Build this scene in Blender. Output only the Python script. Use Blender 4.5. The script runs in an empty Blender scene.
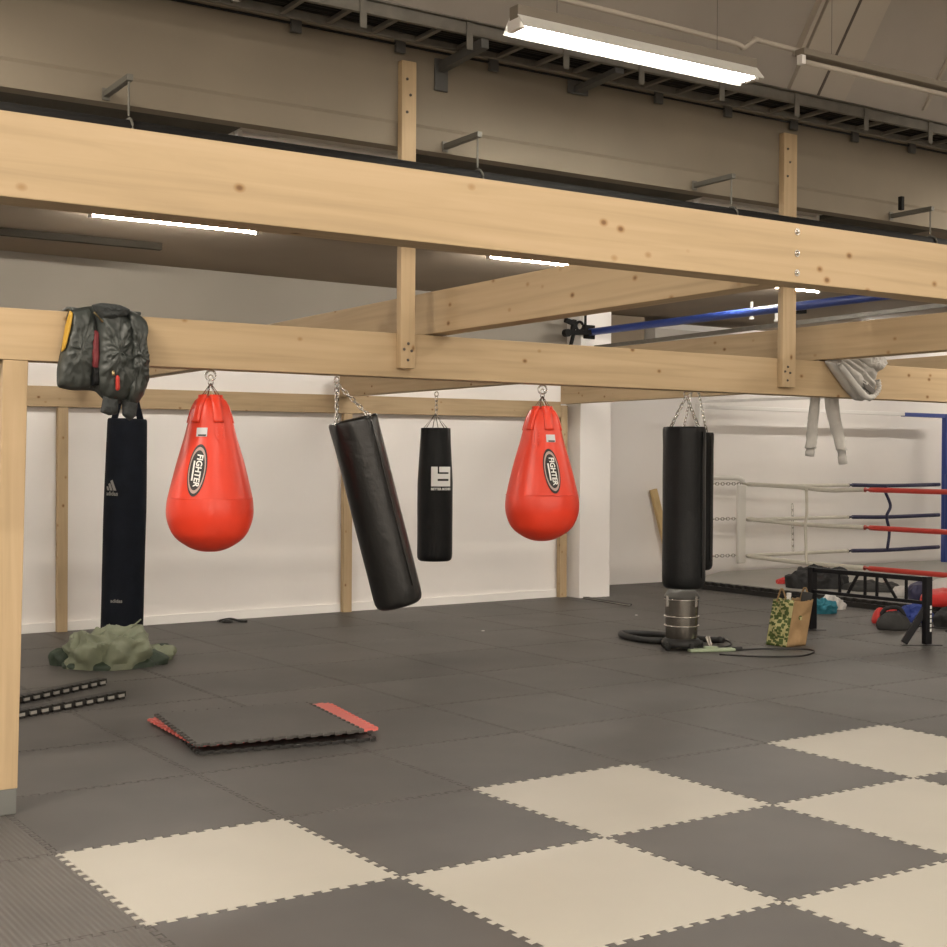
import bpy, bmesh, math, random
from mathutils import Vector, Matrix, noise
random.seed(7)
PI = math.pi
scene = bpy.context.scene
COL = scene.collection

# ------------------------------------------------------------------ camera
F_PX, H = 1353.64, 1.568
RT = Vector((0.83934, -0.54358, 0.00590)); DN = Vector((0.00079, -0.00962, -0.99995)); FW = Vector((0.54361, 0.83930, -0.00764))
cam = bpy.data.cameras.new('camera'); cam.sensor_width = 36; cam.lens = F_PX/947*36
cam.clip_start = 0.05; cam.clip_end = 100
co = bpy.data.objects.new('camera', cam); COL.objects.link(co)
m = Matrix((RT, -DN, -FW)).transposed().to_4x4(); m.translation = (0, 0, H); co.matrix_world = m
scene.camera = co

# ------------------------------------------------------------------ materials
def ramp(nt, fac, stops):
    r = nt.nodes.new('ShaderNodeValToRGB'); e = r.color_ramp.elements
    e[0].position, e[0].color = stops[0][0], (*stops[0][1], 1)
    e[1].position, e[1].color = stops[-1][0], (*stops[-1][1], 1)
    for p, c in stops[1:-1]:
        k = e.new(p); k.color = (*c, 1)
    nt.links.new(fac, r.inputs[0]); return r.outputs[0]
def mat(name, col, rough=.6, metal=0, nscale=0, namt=0.1, bump=0, bscale=40, spec=.5, coat=0, sheen=0):
    mt = bpy.data.materials.new(name); mt.use_nodes = True; nt = mt.node_tree
    b = nt.nodes['Principled BSDF']
    b.inputs['Roughness'].default_value = rough; b.inputs['Metallic'].default_value = metal
    b.inputs['Specular IOR Level'].default_value = spec
    b.inputs['Base Color'].default_value = (*col, 1)
    if coat: b.inputs['Coat Weight'].default_value = coat; b.inputs['Coat Roughness'].default_value = .2
    if sheen: b.inputs['Sheen Weight'].default_value = sheen
    tc = nt.nodes.new('ShaderNodeTexCoord')
    if nscale:
        n = nt.nodes.new('ShaderNodeTexNoise'); n.inputs['Scale'].default_value = nscale; n.inputs['Detail'].default_value = 5
        nt.links.new(tc.outputs['Object'], n.inputs['Vector'])
        lo = tuple(c*(1-namt) for c in col); hi = tuple(min(1, c*(1+namt)) for c in col)
        nt.links.new(ramp(nt, n.outputs[0], [(.3, lo), (.7, hi)]), b.inputs['Base Color'])
    if bump:
        n2 = nt.nodes.new('ShaderNodeTexNoise'); n2.inputs['Scale'].default_value = bscale; n2.inputs['Detail'].default_value = 4
        nt.links.new(tc.outputs['Object'], n2.inputs['Vector'])
        bp = nt.nodes.new('ShaderNodeBump'); bp.inputs['Strength'].default_value = bump; bp.inputs['Distance'].default_value = .01
        nt.links.new(n2.outputs[0], bp.inputs['Height']); nt.links.new(bp.outputs[0], b.inputs['Normal'])
    return mt
def emit(name, col, s):
    mt = bpy.data.materials.new(name); mt.use_nodes = True; b = mt.node_tree.nodes['Principled BSDF']
    b.inputs['Base Color'].default_value = (*col, 1); b.inputs['Emission Color'].default_value = (*col, 1); b.inputs['Emission Strength'].default_value = s
    return mt
def wood(name, axis, base=(.485, .362, .218)):
    mt = bpy.data.materials.new(name); mt.use_nodes = True; nt = mt.node_tree; L = nt.links.new
    b = nt.nodes['Principled BSDF']; b.inputs['Roughness'].default_value = .62; b.inputs['Specular IOR Level'].default_value = .3
    tc = nt.nodes.new('ShaderNodeTexCoord'); oi = nt.nodes.new('ShaderNodeObjectInfo')
    off = nt.nodes.new('ShaderNodeVectorMath'); off.operation = 'SCALE'; off.inputs[0].default_value = (37, 53, 71); L(oi.outputs['Random'], off.inputs['Scale'])
    ad = nt.nodes.new('ShaderNodeVectorMath'); ad.operation = 'ADD'; L(tc.outputs['Object'], ad.inputs[0]); L(off.outputs[0], ad.inputs[1])
    def mapped(la, lt):
        mp = nt.nodes.new('ShaderNodeMapping'); s = [lt]*3; s[axis] = la; mp.inputs['Scale'].default_value = s
        L(ad.outputs[0], mp.inputs['Vector']); return mp.outputs[0]
    n = nt.nodes.new('ShaderNodeTexNoise'); n.inputs['Scale'].default_value = 1; n.inputs['Detail'].default_value = 6; n.inputs['Distortion'].default_value = .6
    L(mapped(1.1, 26), n.inputs['Vector'])
    c1 = ramp(nt, n.outputs[0], [(.28, tuple(c*.86 for c in base)), (.5, base), (.75, (min(1, base[0]*1.09), base[1]*1.09, base[2]*1.14))])
    n3 = nt.nodes.new('ShaderNodeTexNoise'); n3.inputs['Scale'].default_value = 1; L(mapped(.5, 3.0), n3.inputs['Vector'])
    m1 = nt.nodes.new('ShaderNodeMix'); m1.data_type = 'RGBA'; m1.blend_type = 'MULTIPLY'; m1.inputs[0].default_value = .5
    L(c1, m1.inputs[6]); L(ramp(nt, n3.outputs[0], [(.3, (.8, .76, .7)), (.7, (1, 1, 1))]), m1.inputs[7])
    v = nt.nodes.new('ShaderNodeTexVoronoi'); v.inputs['Scale'].default_value = 1; v.inputs['Randomness'].default_value = 1
    L(mapped(6.2, 8.6), v.inputs['Vector'])
    k = ramp(nt, v.outputs['Distance'], [(.0, (.20, .11, .05)), (.05, (.34, .20, .10)), (.085, (.74, .62, .47)), (.14, (1, 1, 1))])
    m2 = nt.nodes.new('ShaderNodeMix'); m2.data_type = 'RGBA'; m2.blend_type = 'MULTIPLY'; m2.inputs[0].default_value = .85
    L(m1.outputs[2], m2.inputs[6]); L(k, m2.inputs[7]); L(m2.outputs[2], b.inputs['Base Color'])
    return mt
WX, WY, WZ = wood('spruce_along_x', 0), wood('spruce_along_y', 1), wood('spruce_along_z', 2)
def foam(name, col, ribs=False, namt=.12):
    mt = bpy.data.materials.new(name); mt.use_nodes = True; nt = mt.node_tree; L = nt.links.new
    b = nt.nodes['Principled BSDF']; b.inputs['Roughness'].default_value = .5; b.inputs['Specular IOR Level'].default_value = .38
    ge = nt.nodes.new('ShaderNodeNewGeometry'); oi = nt.nodes.new('ShaderNodeObjectInfo')
    n = nt.nodes.new('ShaderNodeTexNoise'); n.inputs['Scale'].default_value = 1.3; n.inputs['Detail'].default_value = 4; n.inputs['Roughness'].default_value = .55
    L(ge.outputs['Position'], n.inputs['Vector'])
    c = ramp(nt, n.outputs[0], [(.3, tuple(x*(1-namt) for x in col)), (.7, tuple(x*(1+namt) for x in col))])
    r2 = ramp(nt, oi.outputs['Random'], [(0, (1-namt*.7,)*3), (1, (1, 1, 1))])
    mx = nt.nodes.new('ShaderNodeMix'); mx.data_type = 'RGBA'; mx.blend_type = 'MULTIPLY'; mx.inputs[0].default_value = 1
    L(c, mx.inputs[6]); L(r2, mx.inputs[7]); L(mx.outputs[2], b.inputs['Base Color'])
    tc = nt.nodes.new('ShaderNodeTexCoord'); bp = nt.nodes.new('ShaderNodeBump')
    if ribs:
        w = nt.nodes.new('ShaderNodeTexWave'); w.bands_direction = 'X'; w.inputs['Scale'].default_value = 14; L(tc.outputs['Object'], w.inputs['Vector'])
        bp.inputs['Strength'].default_value = .55; bp.inputs['Distance'].default_value = .004; L(w.outputs[0], bp.inputs['Height'])
    else:
        w = nt.nodes.new('ShaderNodeTexNoise'); w.inputs['Scale'].default_value = 220; L(tc.outputs['Object'], w.inputs['Vector'])
        bp.inputs['Strength'].default_value = .25; bp.inputs['Distance'].default_value = .003; L(w.outputs[0], bp.inputs['Height'])
    L(bp.outputs[0], b.inputs['Normal'])
    return mt
M = dict(
    wall=mat('white_plaster', (.88, .845, .815), .85, nscale=1.2, namt=.02, bump=.06, bscale=6),
    wallgrey=mat('grey_upper_wall_paint', (.285, .255, .215), .85, nscale=1.2, namt=.04),
    concrete=mat('beige_painted_concrete', (.215, .183, .137), .85, nscale=1.6, namt=.08, bump=.15, bscale=9),
    ceil=mat('brown_beige_ceiling', (.27, .215, .155), .9, nscale=1.0, namt=.08, bump=.1, bscale=5),
    slope=mat('grey_beige_roof_panel', (.43, .39, .34), .85, nscale=1.4, namt=.07, bump=.15, bscale=8),
    rib=mat('pale_roof_rib', (.49, .44, .37), .85, nscale=2, namt=.06),
    joint=mat('dark_joint', (.12, .10, .085), .9),
    white=mat('white_paint', (.88, .86, .83), .5),
    roomfloor=mat('dark_subfloor', (.05, .047, .043), .8),
    black=mat('black_paint', (.010, .0095, .009), .75, spec=.2),
    blacksteel=mat('black_powder_coat', (.007, .007, .009), .4, spec=.25),
    galv=mat('galvanised_steel', (.17, .16, .138), .5, metal=.35, nscale=12, namt=.15),
    dimsteel=mat('dull_grey_steel', (.13, .125, .105), .6, metal=.2),
    greysteel=mat('grey_steel', (.10, .10, .095), .55, metal=.3),
    chrome=mat('bright_steel', (.72, .70, .66), .25, metal=1),
    footgrey=mat('grey_steel_foot', (.17, .175, .165), .55, metal=.3),
    blackleather=mat('black_leatherette', (.005, .005, .005), .30, bump=.25, bscale=22, nscale=8, namt=.2),
    blackmatte=mat('black_matte_canvas', (.005, .0055, .006), .42, spec=.22, bump=.2, bscale=90, nscale=10, namt=.2),
    navycanvas=mat('blue_black_canvas', (.006, .008, .013), .7, spec=.12, bump=.25, bscale=60, nscale=10, namt=.2),
    red=mat('red_leatherette', (.70, .043, .016), .36, bump=.15, bscale=14, nscale=5, namt=.06),
    logowhite=mat('print_white', (.80, .79, .76), .6),
    logogrey=mat('print_grey', (.26, .25, .23), .6),
    badgeblack=mat('badge_black', (.012, .01, .01), .5),
    badgegrey=mat('badge_grey', (.42, .30, .27), .5),
    patch=mat('silver_label', (.55, .56, .58), .4),
    olive=mat('grey_green_nylon', (.042, .048, .044), .48, bump=.3, bscale=30, nscale=9, namt=.15),
    olivedark=mat('dark_rib_knit', (.030, .034, .034), .85, bump=.4, bscale=120),
    orange=mat('yellow_orange_lining', (.46, .27, .03), .6),
    maroon=mat('maroon_lining', (.13, .012, .016), .65),
    redtag=mat('red_tag', (.45, .03, .02), .55),
    brass=mat('brass_zip', (.62, .48, .25), .35, metal=.9),
    hood=mat('light_grey_jersey', (.50, .485, .46), .9, bump=.25, bscale=140, nscale=20, namt=.06, sheen=.2),
    hoodshade=mat('shaded_grey_jersey', (.14, .13, .12), .95),
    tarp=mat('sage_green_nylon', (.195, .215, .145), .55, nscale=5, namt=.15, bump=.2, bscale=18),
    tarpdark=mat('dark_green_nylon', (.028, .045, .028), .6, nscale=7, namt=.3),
    foamdark=foam('charcoal_foam', (.084, .078, .072), namt=.20),
    foamworn=foam('worn_grey_foam', (.098, .090, .082), True),
    foamwhite=foam('cream_foam', (.415, .392, .340), namt=.04),
    foamblack=foam('black_foam', (.02, .019, .018)),
    foamred=foam('coral_red_foam', (.74, .17, .145), namt=.05),
    foamgrey=foam('pale_grey_foam', (.36, .35, .32), namt=.06),
    ropewhite=mat('white_rope_sleeve', (.66, .63, .55), .55, nscale=14, namt=.05),
    ropered=mat('red_rope_sleeve', (.55, .05, .035), .45),
    ropeblue=mat('navy_rope_sleeve', (.022, .022, .07), .45),
    bluepaint=mat('blue_paint', (.025, .055, .26), .4),
    padwhite=mat('white_vinyl_pad', (.74, .72, .67), .5),
    paper=mat('brown_kraft_paper', (.33, .21, .10), .75, nscale=9, namt=.12, bump=.3, bscale=16),
    papergreen=None,
    drum=mat('brushed_steel_drum', (.30, .28, .25), .22, metal=1, nscale=3, namt=.1),
    rubber=mat('black_rubber', (.014, .014, .014), .55),
    sagetool=mat('pale_green_plastic', (.33, .40, .27), .5),
    teal=mat('teal_cloth', (.02, .17, .23), .7),
    clothwhite=mat('white_cloth', (.62, .60, .58), .8, bump=.2, bscale=30),
    clothgrey=mat('charcoal_cloth', (.02, .02, .021), .8, bump=.3, bscale=30, nscale=8, namt=.3),
    clothmid=mat('mid_grey_cloth', (.04, .04, .039), .85, bump=.3, bscale=30),
    clothblue=mat('blue_cloth', (.03, .06, .28), .7),
    redglove=mat('red_glove_leather', (.62, .035, .03), .4),
    duct=mat('pale_grey_duct', (.52, .49, .44), .6),
    darkbrown=mat('dark_brown_strip', (.022, .018, .013), .8, spec=.1),
    panel=mat('dark_olive_panel', (.055, .05, .036), .9, nscale=3, namt=.2),
    tubeglass=emit('lit_fluorescent_tube', (1, .93, .83), 370),
    reflector=mat('lamp_reflector_white', (.80, .80, .76), .4),
    lampbody=mat('lamp_body_beige', (.22, .19, .15), .6),
    plywood=mat('pale_plywood', (.60, .44, .22), .6, nscale=4, namt=.1),
)
def green_print():
    mt = mat('green_print_paper', (.43, .27, .12), .75); nt = mt.node_tree; L = nt.links.new; b = nt.nodes['Principled BSDF']
    tc = nt.nodes.new('ShaderNodeTexCoord'); mp = nt.nodes.new('ShaderNodeMapping'); mp.inputs['Scale'].default_value = (24, 24, 42); L(tc.outputs['Object'], mp.inputs['Vector'])
    v = nt.nodes.new('ShaderNodeTexVoronoi'); v.distance = 'CHEBYCHEV'; v.inputs['Scale'].default_value = 1; L(mp.outputs[0], v.inputs['Vector'])
    L(ramp(nt, v.outputs['Distance'], [(.36, (.06, .09, .018)), (.43, (.085, .13, .022)), (.47, (.46, .42, .20)), (.6, (.46, .42, .20))]), b.inputs['Base Color'])
    return mt
M['papergreen'] = green_print()

# ------------------------------------------------------------------ mesh helpers
def box(bm, lo, hi, bev=0, mtx=None):
    r = bmesh.ops.create_cube(bm, size=1)
    vs = r['verts']; lo = Vector(lo); hi = Vector(hi)
    for v in vs: v.co = Vector([(lo[i]+hi[i])/2 + v.co[i]*(hi[i]-lo[i]) for i in range(3)])
    if bev:
        es = list({e for v in vs for e in v.link_edges})
        q = bmesh.ops.bevel(bm, geom=es, offset=bev, segments=2, affect='EDGES', profile=.5)
        vs = list({v for v in q['verts']} | {v for v in vs if v.is_valid})
    if mtx is not None:
        for v in vs: v.co = mtx @ v.co
    return vs
def beam(bm, p0, p1, w, h, up=(0, 0, 1), bev=.002):
    """box whose long axis runs p0-p1, w sideways, h along up"""
    p0 = Vector(p0); p1 = Vector(p1); d = (p1-p0); L = d.length; d.normalize()
    s = d.cross(Vector(up)).normalized(); u = s.cross(d)
    mtx = Matrix((d, s, u)).transposed().to_4x4(); mtx.translation = (p0+p1)/2
    return box(bm, (-L/2, -w/2, -h/2), (L/2, w/2, h/2), bev, mtx)
def frame_of(d):
    d = Vector(d).normalized(); a = Vector((0, 0, 1)) if abs(d.z) < .9 else Vector((1, 0, 0))
    s = d.cross(a).normalized(); return d, s, s.cross(d)
def cyl(bm, p0, p1, r0, r1=None, seg=16, caps=True):
    r1 = r0 if r1 is None else r1; p0 = Vector(p0); p1 = Vector(p1); d, s, u = frame_of(p1-p0)
    A = [bm.verts.new(p0+(s*math.cos(2*PI*i/seg)+u*math.sin(2*PI*i/seg))*r0) for i in range(seg)]
    B = [bm.verts.new(p1+(s*math.cos(2*PI*i/seg)+u*math.sin(2*PI*i/seg))*r1) for i in range(seg)]
    for i in range(seg): bm.faces.new((A[i], A[(i+1) % seg], B[(i+1) % seg], B[i]))
    if caps: bm.faces.new(A[::-1]); bm.faces.new(B)
def tube(bm, pts, r, seg=8, closed=False):
    pts = [Vector(p) for p in pts]; n = len(pts); rs = r if isinstance(r, (list, tuple)) else [r]*n
    rings = []; prev = None
    for i, p in enumerate(pts):
        a = pts[(i-1) % n] if (closed or i > 0) else p; b = pts[(i+1) % n] if (closed or i < n-1) else p
        d = (b-a).normalized()
        if prev is None: _, s, u = frame_of(d)
        else:
            s = (prev-d*prev.dot(d)); s = s.normalized() if s.length > 1e-6 else frame_of(d)[1]; u = d.cross(s)
        prev = s
        rings.append([bm.verts.new(p+(s*math.cos(2*PI*k/seg)+u*math.sin(2*PI*k/seg))*rs[i]) for k in range(seg)])
    for i in range(n if closed else n-1):
        A, B = rings[i], rings[(i+1) % n]
        for k in range(seg): bm.faces.new((A[k], A[(k+1) % seg], B[(k+1) % seg], B[k]))
    if not closed: bm.faces.new(rings[0][::-1]); bm.faces.new(rings[-1])
def spline(pts, n=8):
    P = [Vector(p) for p in pts]; P = [P[0]*2-P[1]]+P+[P[-1]*2-P[-2]]; out = []
    for i in range(1, len(P)-2):
        for k in range(n):
            t = k/n; a, b, c, d = P[i-1:i+3]
            out.append(.5*((2*b)+(c-a)*t+(2*a-5*b+4*c-d)*t*t+(3*b-a-3*c+d)*t**3))
    out.append(P[-2]); return out
def lathe(bm, prof, mtx=Matrix(), seg=40, warp=None):
    rings = []
    for r, z in prof:
        if r < 1e-5: rings.append([bm.verts.new(mtx @ Vector((0, 0, z)))]); continue
        ring = []
        for k in range(seg):
            a = 2*PI*k/seg; p = Vector((r*math.cos(a), r*math.sin(a), z))
            if warp: p = warp(p, a)
            ring.append(bm.verts.new(mtx @ p))
        rings.append(ring)
    for A, B in zip(rings, rings[1:]):
        if len(A) == 1 and len(B) == 1: continue
        for k in range(seg):
            k2 = (k+1) % seg
            if len(A) == 1: bm.faces.new((A[0], B[k2], B[k]))
            elif len(B) == 1: bm.faces.new((A[k], A[k2], B[0]))
            else: bm.faces.new((A[k], A[k2], B[k2], B[k]))
def prism(bm, poly, z0, z1, mtx=Matrix()):
    A = [bm.verts.new(mtx @ Vector((x, y, z0))) for x, y in poly]; B = [bm.verts.new(mtx @ Vector((x, y, z1))) for x, y in poly]
    n = len(poly); bm.faces.new(A[::-1]); bm.faces.new(B)
    for i in range(n): bm.faces.new((A[i], A[(i+1) % n], B[(i+1) % n], B[i]))
def chain(bm, p0, p1, ll=.036, wr=.0028, wid=.010):
    p0 = Vector(p0); p1 = Vector(p1); d, s, u = frame_of(p1-p0); L = (p1-p0).length
    n = max(1, round(L/(ll*.8))); st = L/n
    for i in range(n):
        c = p0+d*(st*(i+.5)); w = s if i % 2 else u; hl = st*.62-wid
        pts = []
        for k in range(6): a = PI*k/5; pts.append(c+d*(hl+wid*math.sin(a))+w*wid*math.cos(a))
        for k in range(6): a = PI*k/5; pts.append(c-d*(hl+wid*math.sin(a))-w*wid*math.cos(a))
        tube(bm, pts, wr, 5, True)
def ring(bm, c, r, wr, nrm=(0, 1, 0), seg=18):
    d, s, u = frame_of(nrm); c = Vector(c)
    tube(bm, [c+(s*math.cos(2*PI*k/seg)+u*math.sin(2*PI*k/seg))*r for k in range(seg)], wr, 6, True)
def sheet(bm, nu, nv, f):
    g = [[bm.verts.new(f(i/nu, j/nv)) for j in range(nv+1)] for i in range(nu+1)]
    for i in range(nu):
        for j in range(nv): bm.faces.new((g[i][j], g[i+1][j], g[i+1][j+1], g[i][j+1]))
def lump(bm, c, rx, ry, h, seed=0, rot=0, rough=.25, nx=34, crease=.0, power=.6, outline=None, cs=.11):
    """crumpled bundle with a flat underside standing on z=c.z"""
    c = Vector(c); cr, sr = math.cos(rot), math.sin(rot); rings = []
    NR = 18; nx = int(nx*1.6)
    for j in range(NR+1):
        t = j/NR; row = []
        for k in range(nx):
            a = 2*PI*k/nx
            ro = 1+rough*.9*noise.noise(Vector((math.cos(a)*1.7, math.sin(a)*1.7, seed)))
            if outline: ro *= outline(a)
            rr = math.sin(t*PI/2)**.9*ro
            x = rx*rr*math.cos(a); y = ry*rr*math.sin(a); z = h*max(0, 1-math.sin(t*PI/2)**2)**power
            q = Vector((x/.16, y/.16, seed*3.1))
            w = noise.noise(q)*.5+abs(noise.noise(q*2.1))*.5
            z *= 1+rough*1.5*w; z += crease*abs(noise.noise(q*1.4+Vector((9, 2, 1))))*(1-t**4)
            rd = 1-2*abs(noise.noise(Vector((x/cs, y/cs, seed*1.7))))
            z += h*rough*.38*(rd*rd*(1 if rd > 0 else -.4)-.25)*min(1, (1-t)*4)*min(1, t*3)
            r3 = 1-2*abs(noise.noise(Vector((x/(cs*.42), y/(cs*.42), seed*2.9)))); z += h*rough*.16*(r3*abs(r3))*min(1, (1-t)*4)*min(1, t*4)
            z = max(z, .004*(1-t))
            if t > .8: x *= 1-.12*((t-.8)/.2)**2; y *= 1-.12*((t-.8)/.2)**2
            row.append(bm.verts.new(c+Vector((x*cr-y*sr, x*sr+y*cr, z))))
            if j == 0: break
        rings.append(row)
    for A, B in zip(rings, rings[1:]):
        for k in range(nx):
            k2 = (k+1) % nx
            if len(A) == 1: bm.faces.new((A[0], B[k], B[k2]))
            else: bm.faces.new((A[k], B[k], B[k2], A[k2]))
    bm.faces.new([v for v in rings[-1]][::-1])
def pillow2d(bm, pts, y0, depth, back=.012, seed=0, wr=.012, ws=9, n=110, rings=14, c=None, ridge=None, pw=3.4):
    """stuffed cloth panel hanging in the x-z plane: outline pts (x,z), bulging towards the viewer (-y)"""
    P = [Vector((p[0], 0, p[1])) for p in pts]; P.append(P[0].copy())
    seg = [(P[i+1]-P[i]).length for i in range(len(P)-1)]; T = sum(seg); out = []
    for k in range(n):
        d = T*k/n; i = 0
        while d > seg[i]: d -= seg[i]; i += 1
        out.append(P[i].lerp(P[i+1], d/seg[i]))
    for _ in range(2): out = [(out[k-1]+out[k]*2+out[(k+1) % n])/4 for k in range(n)]
    C = Vector((c[0], 0, c[1])) if c else sum(out, Vector())/n
    def lay(sgn):
        R_ = []
        for j in range(rings+1):
            t = j/rings; row = []
            for k in range(n):
                p = C.lerp(out[k], t)
                dd = depth if sgn < 0 else back
                y = y0+sgn*dd*math.sqrt(max(0, 1-t**pw))
                q = Vector((p.x*ws, p.z*ws*1.2, seed*5.3))
                if sgn < 0:
                    r1 = 1-2*abs(noise.noise(q*1.5+Vector((3, 1, 2)))); r2 = 1-2*abs(noise.noise(q*3.1+Vector((7, 1, 2))))
                    y -= wr*(noise.noise(q)+.75*r1*abs(r1)+.5*r2*abs(r2))*(1-t**6)
                    if ridge: y -= ridge(p.x, p.z)*(1-t**5)
                row.append(bm.verts.new((p.x, y, p.z)) if not (sgn > 0 and j == rings) else None)
                if j == 0: break
            R_.append(row)
        return R_
    A = lay(-1); B = lay(1); B[-1] = A[-1]
    for RR, flip in ((A, 0), (B, 1)):
        for a, b in zip(RR, RR[1:]):
            for k in range(n):
                k2 = (k+1) % n
                f = (a[0], b[k], b[k2]) if len(a) == 1 else (a[k], b[k], b[k2], a[k2])
                bm.faces.new(f if flip else f[::-1])
def tag(o, label=None, cat=None, group=None, kind=None):
    for k, v in (('label', label), ('category', cat), ('group', group), ('kind', kind)):
        if v: o[k] = v
    return o
def thing(name, loc, label, cat, group=None):
    o = bpy.data.objects.new(name, None); COL.objects.link(o); o.location = loc; o.empty_display_size = .1
    return tag(o, label, cat, group)
def part(name, bm, mt, parent=None, smooth=False, label=None, sub=0):
    """one mesh object; geometry is given in room coordinates"""
    bmesh.ops.recalc_face_normals(bm, faces=bm.faces)
    if parent is not None:
        o0 = Vector(); q = parent
        while q is not None: o0 += q.location; q = q.parent
    else:
        cs = [v.co for v in bm.verts]; o0 = Vector(((min(c.x for c in cs)+max(c.x for c in cs))/2, (min(c.y for c in cs)+max(c.y for c in cs))/2, min(c.z for c in cs)))
    for v in bm.verts: v.co -= o0
    me = bpy.data.meshes.new(name); bm.to_mesh(me); bm.free(); me.materials.append(mt)
    if smooth: me.polygons.foreach_set('use_smooth', [True]*len(me.polygons))
    o = bpy.data.objects.new(name, me); COL.objects.link(o)
    if parent is not None: o.parent = parent
    else: o.location = o0
    if smooth and smooth != 'all':
        me.set_sharp_from_angle(angle=math.radians(smooth if smooth is not True else 40))
    if sub: md = o.modifiers.new('sub', 'SUBSURF'); md.levels = sub; md.render_levels = sub
    if label: o['label'] = label
    return o
def NB(): return bmesh.new()
def struct(name, bm, mt, smooth=False): return tag(part(name, bm, mt, None, smooth), kind='structure')
def copy_tree(o, parent=None):
    c = o.copy(); COL.objects.link(c)
    if parent is not None: c.parent = parent
    for ch in list(o.children): copy_tree(ch, c)
    return c
_fonts = {}
def text_tris(txt, size=1.0, bold=0.0, shear=0.0):
    cu = bpy.data.curves.new('t', 'FONT'); cu.body = txt; cu.size = size; cu.align_x = 'CENTER'; cu.align_y = 'CENTER'; cu.offset = bold; cu.shear = shear; cu.resolution_u = 3
    o = bpy.data.objects.new('t', cu); COL.objects.link(o)
    dg = bpy.context.evaluated_depsgraph_get(); me = o.evaluated_get(dg).to_mesh()
    vs = [v.co.to_2d() for v in me.vertices]; fs = [tuple(p.vertices) for p in me.polygons]
    o.evaluated_get(dg).to_mesh_clear(); bpy.data.objects.remove(o); bpy.data.curves.remove(cu)
    return vs, fs
def decal(bm, vs, fs, fn):
    V = [bm.verts.new(fn(x, y)) for x, y in vs]
    for f in fs:
        if len(set(f)) > 2:
            try: bm.faces.new([V[i] for i in f])
            except ValueError: pass
def rect_grid(x0, y0, x1, y1, n=6, k=3):
    vs = [(x0+(x1-x0)*i/n, y0+(y1-y0)*j/k) for j in range(k+1) for i in range(n+1)]
    return vs, [(j*(n+1)+i, j*(n+1)+i+1, (j+1)*(n+1)+i+1, (j+1)*(n+1)+i) for j in range(k) for i in range(n)]
def disc_grid(rx, ry, n=36, k=5, r0=0):
    vs = []; fs = []
    for j in range(k+1):
        t = r0+(1-r0)*j/k
        vs += [(rx*t*math.cos(2*PI*i/n), ry*t*math.sin(2*PI*i/n)) for i in range(n)]
    for j in range(k):
        for i in range(n): fs.append((j*n+i, j*n+(i+1) % n, (j+1)*n+(i+1) % n, (j+1)*n+i))
    return vs, fs

# ------------------------------------------------------------------ room shell
def wally(x): return 12.50+(x-3.2)*.0547
b = NB(); box(b, (-5, -13, -.12), (19.5, 14.2, -.02)); struct('floor', b, M['roomfloor'])
b = NB()   # long back wall, standing slightly skew
A = [(-5, wally(-5)), (9.75, wally(9.75)), (9.75, 14.2), (-5, 14.2)]; prism(b, A, -.02, 2.62); struct('wall_back', b, M['wall'])
b = NB(); prism(b, A, 2.6205, 3.449); struct('wall_back_upper', b, M['wallgrey'])
b = NB(); box(b, (10.0, 13.77, -.02), (19.5, 14.2, 3.5)); struct('wall_recess', b, M['wall'])
b = NB(); box(b, (9.63, 12.58, -.02), (10.08, 14.2, 3.5), .004); struct('trim_1', b, M['wall'])
b = NB(); box(b, (19.2, -13, -.02), (19.5, 14.2, 8)); struct('wall_right', b, M['wall'])
b = NB(); box(b, (-5.3, -13, -.02), (-5, 14.2, 8)); struct('wall_left', b, M['wall'])
b = NB(); box(b, (-5, -13.3, -.02), (19.5, -13, 8)); struct('wall_front', b, M['wall'])
b = NB(); box(b, (-5, 6.221, 3.45), (19.5, 14.2, 3.75)); struct('ceiling', b, M['ceil'])
b = NB(); prism(b, [(-5, wally(-5)), (9.70, wally(9.70)), (9.70, wally(9.7)-.022), (-5, wally(-5)-.022)], -.02, .085); struct('baseboard_back', b, M['white'])
# down-stand concrete beam between the two halves of the room: lower lip, face and upper ledge
b = NB()
pr = [(6.22, 3.21), (6.128, 3.21), (6.128, 3.325), (6.12, 3.34), (6.12, 3.735), (6.10, 3.735), (6.10, 3.76), (6.22, 3.76)]
for xa, xb in ((-5, 19.2),):
    P0 = [b.verts.new((xa, y, z)) for y, z in pr]; P1 = [b.verts.new((xb, y, z)) for y, z in pr]
    b.faces.new(P0); b.faces.new(P1[::-1])
    for i in range(len(pr)): b.faces.new((P0[i], P0[(i+1) % len(pr)], P1[(i+1) % len(pr)], P1[i]))
struct('wall_downstand_beam', b, M['concrete'])
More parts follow.
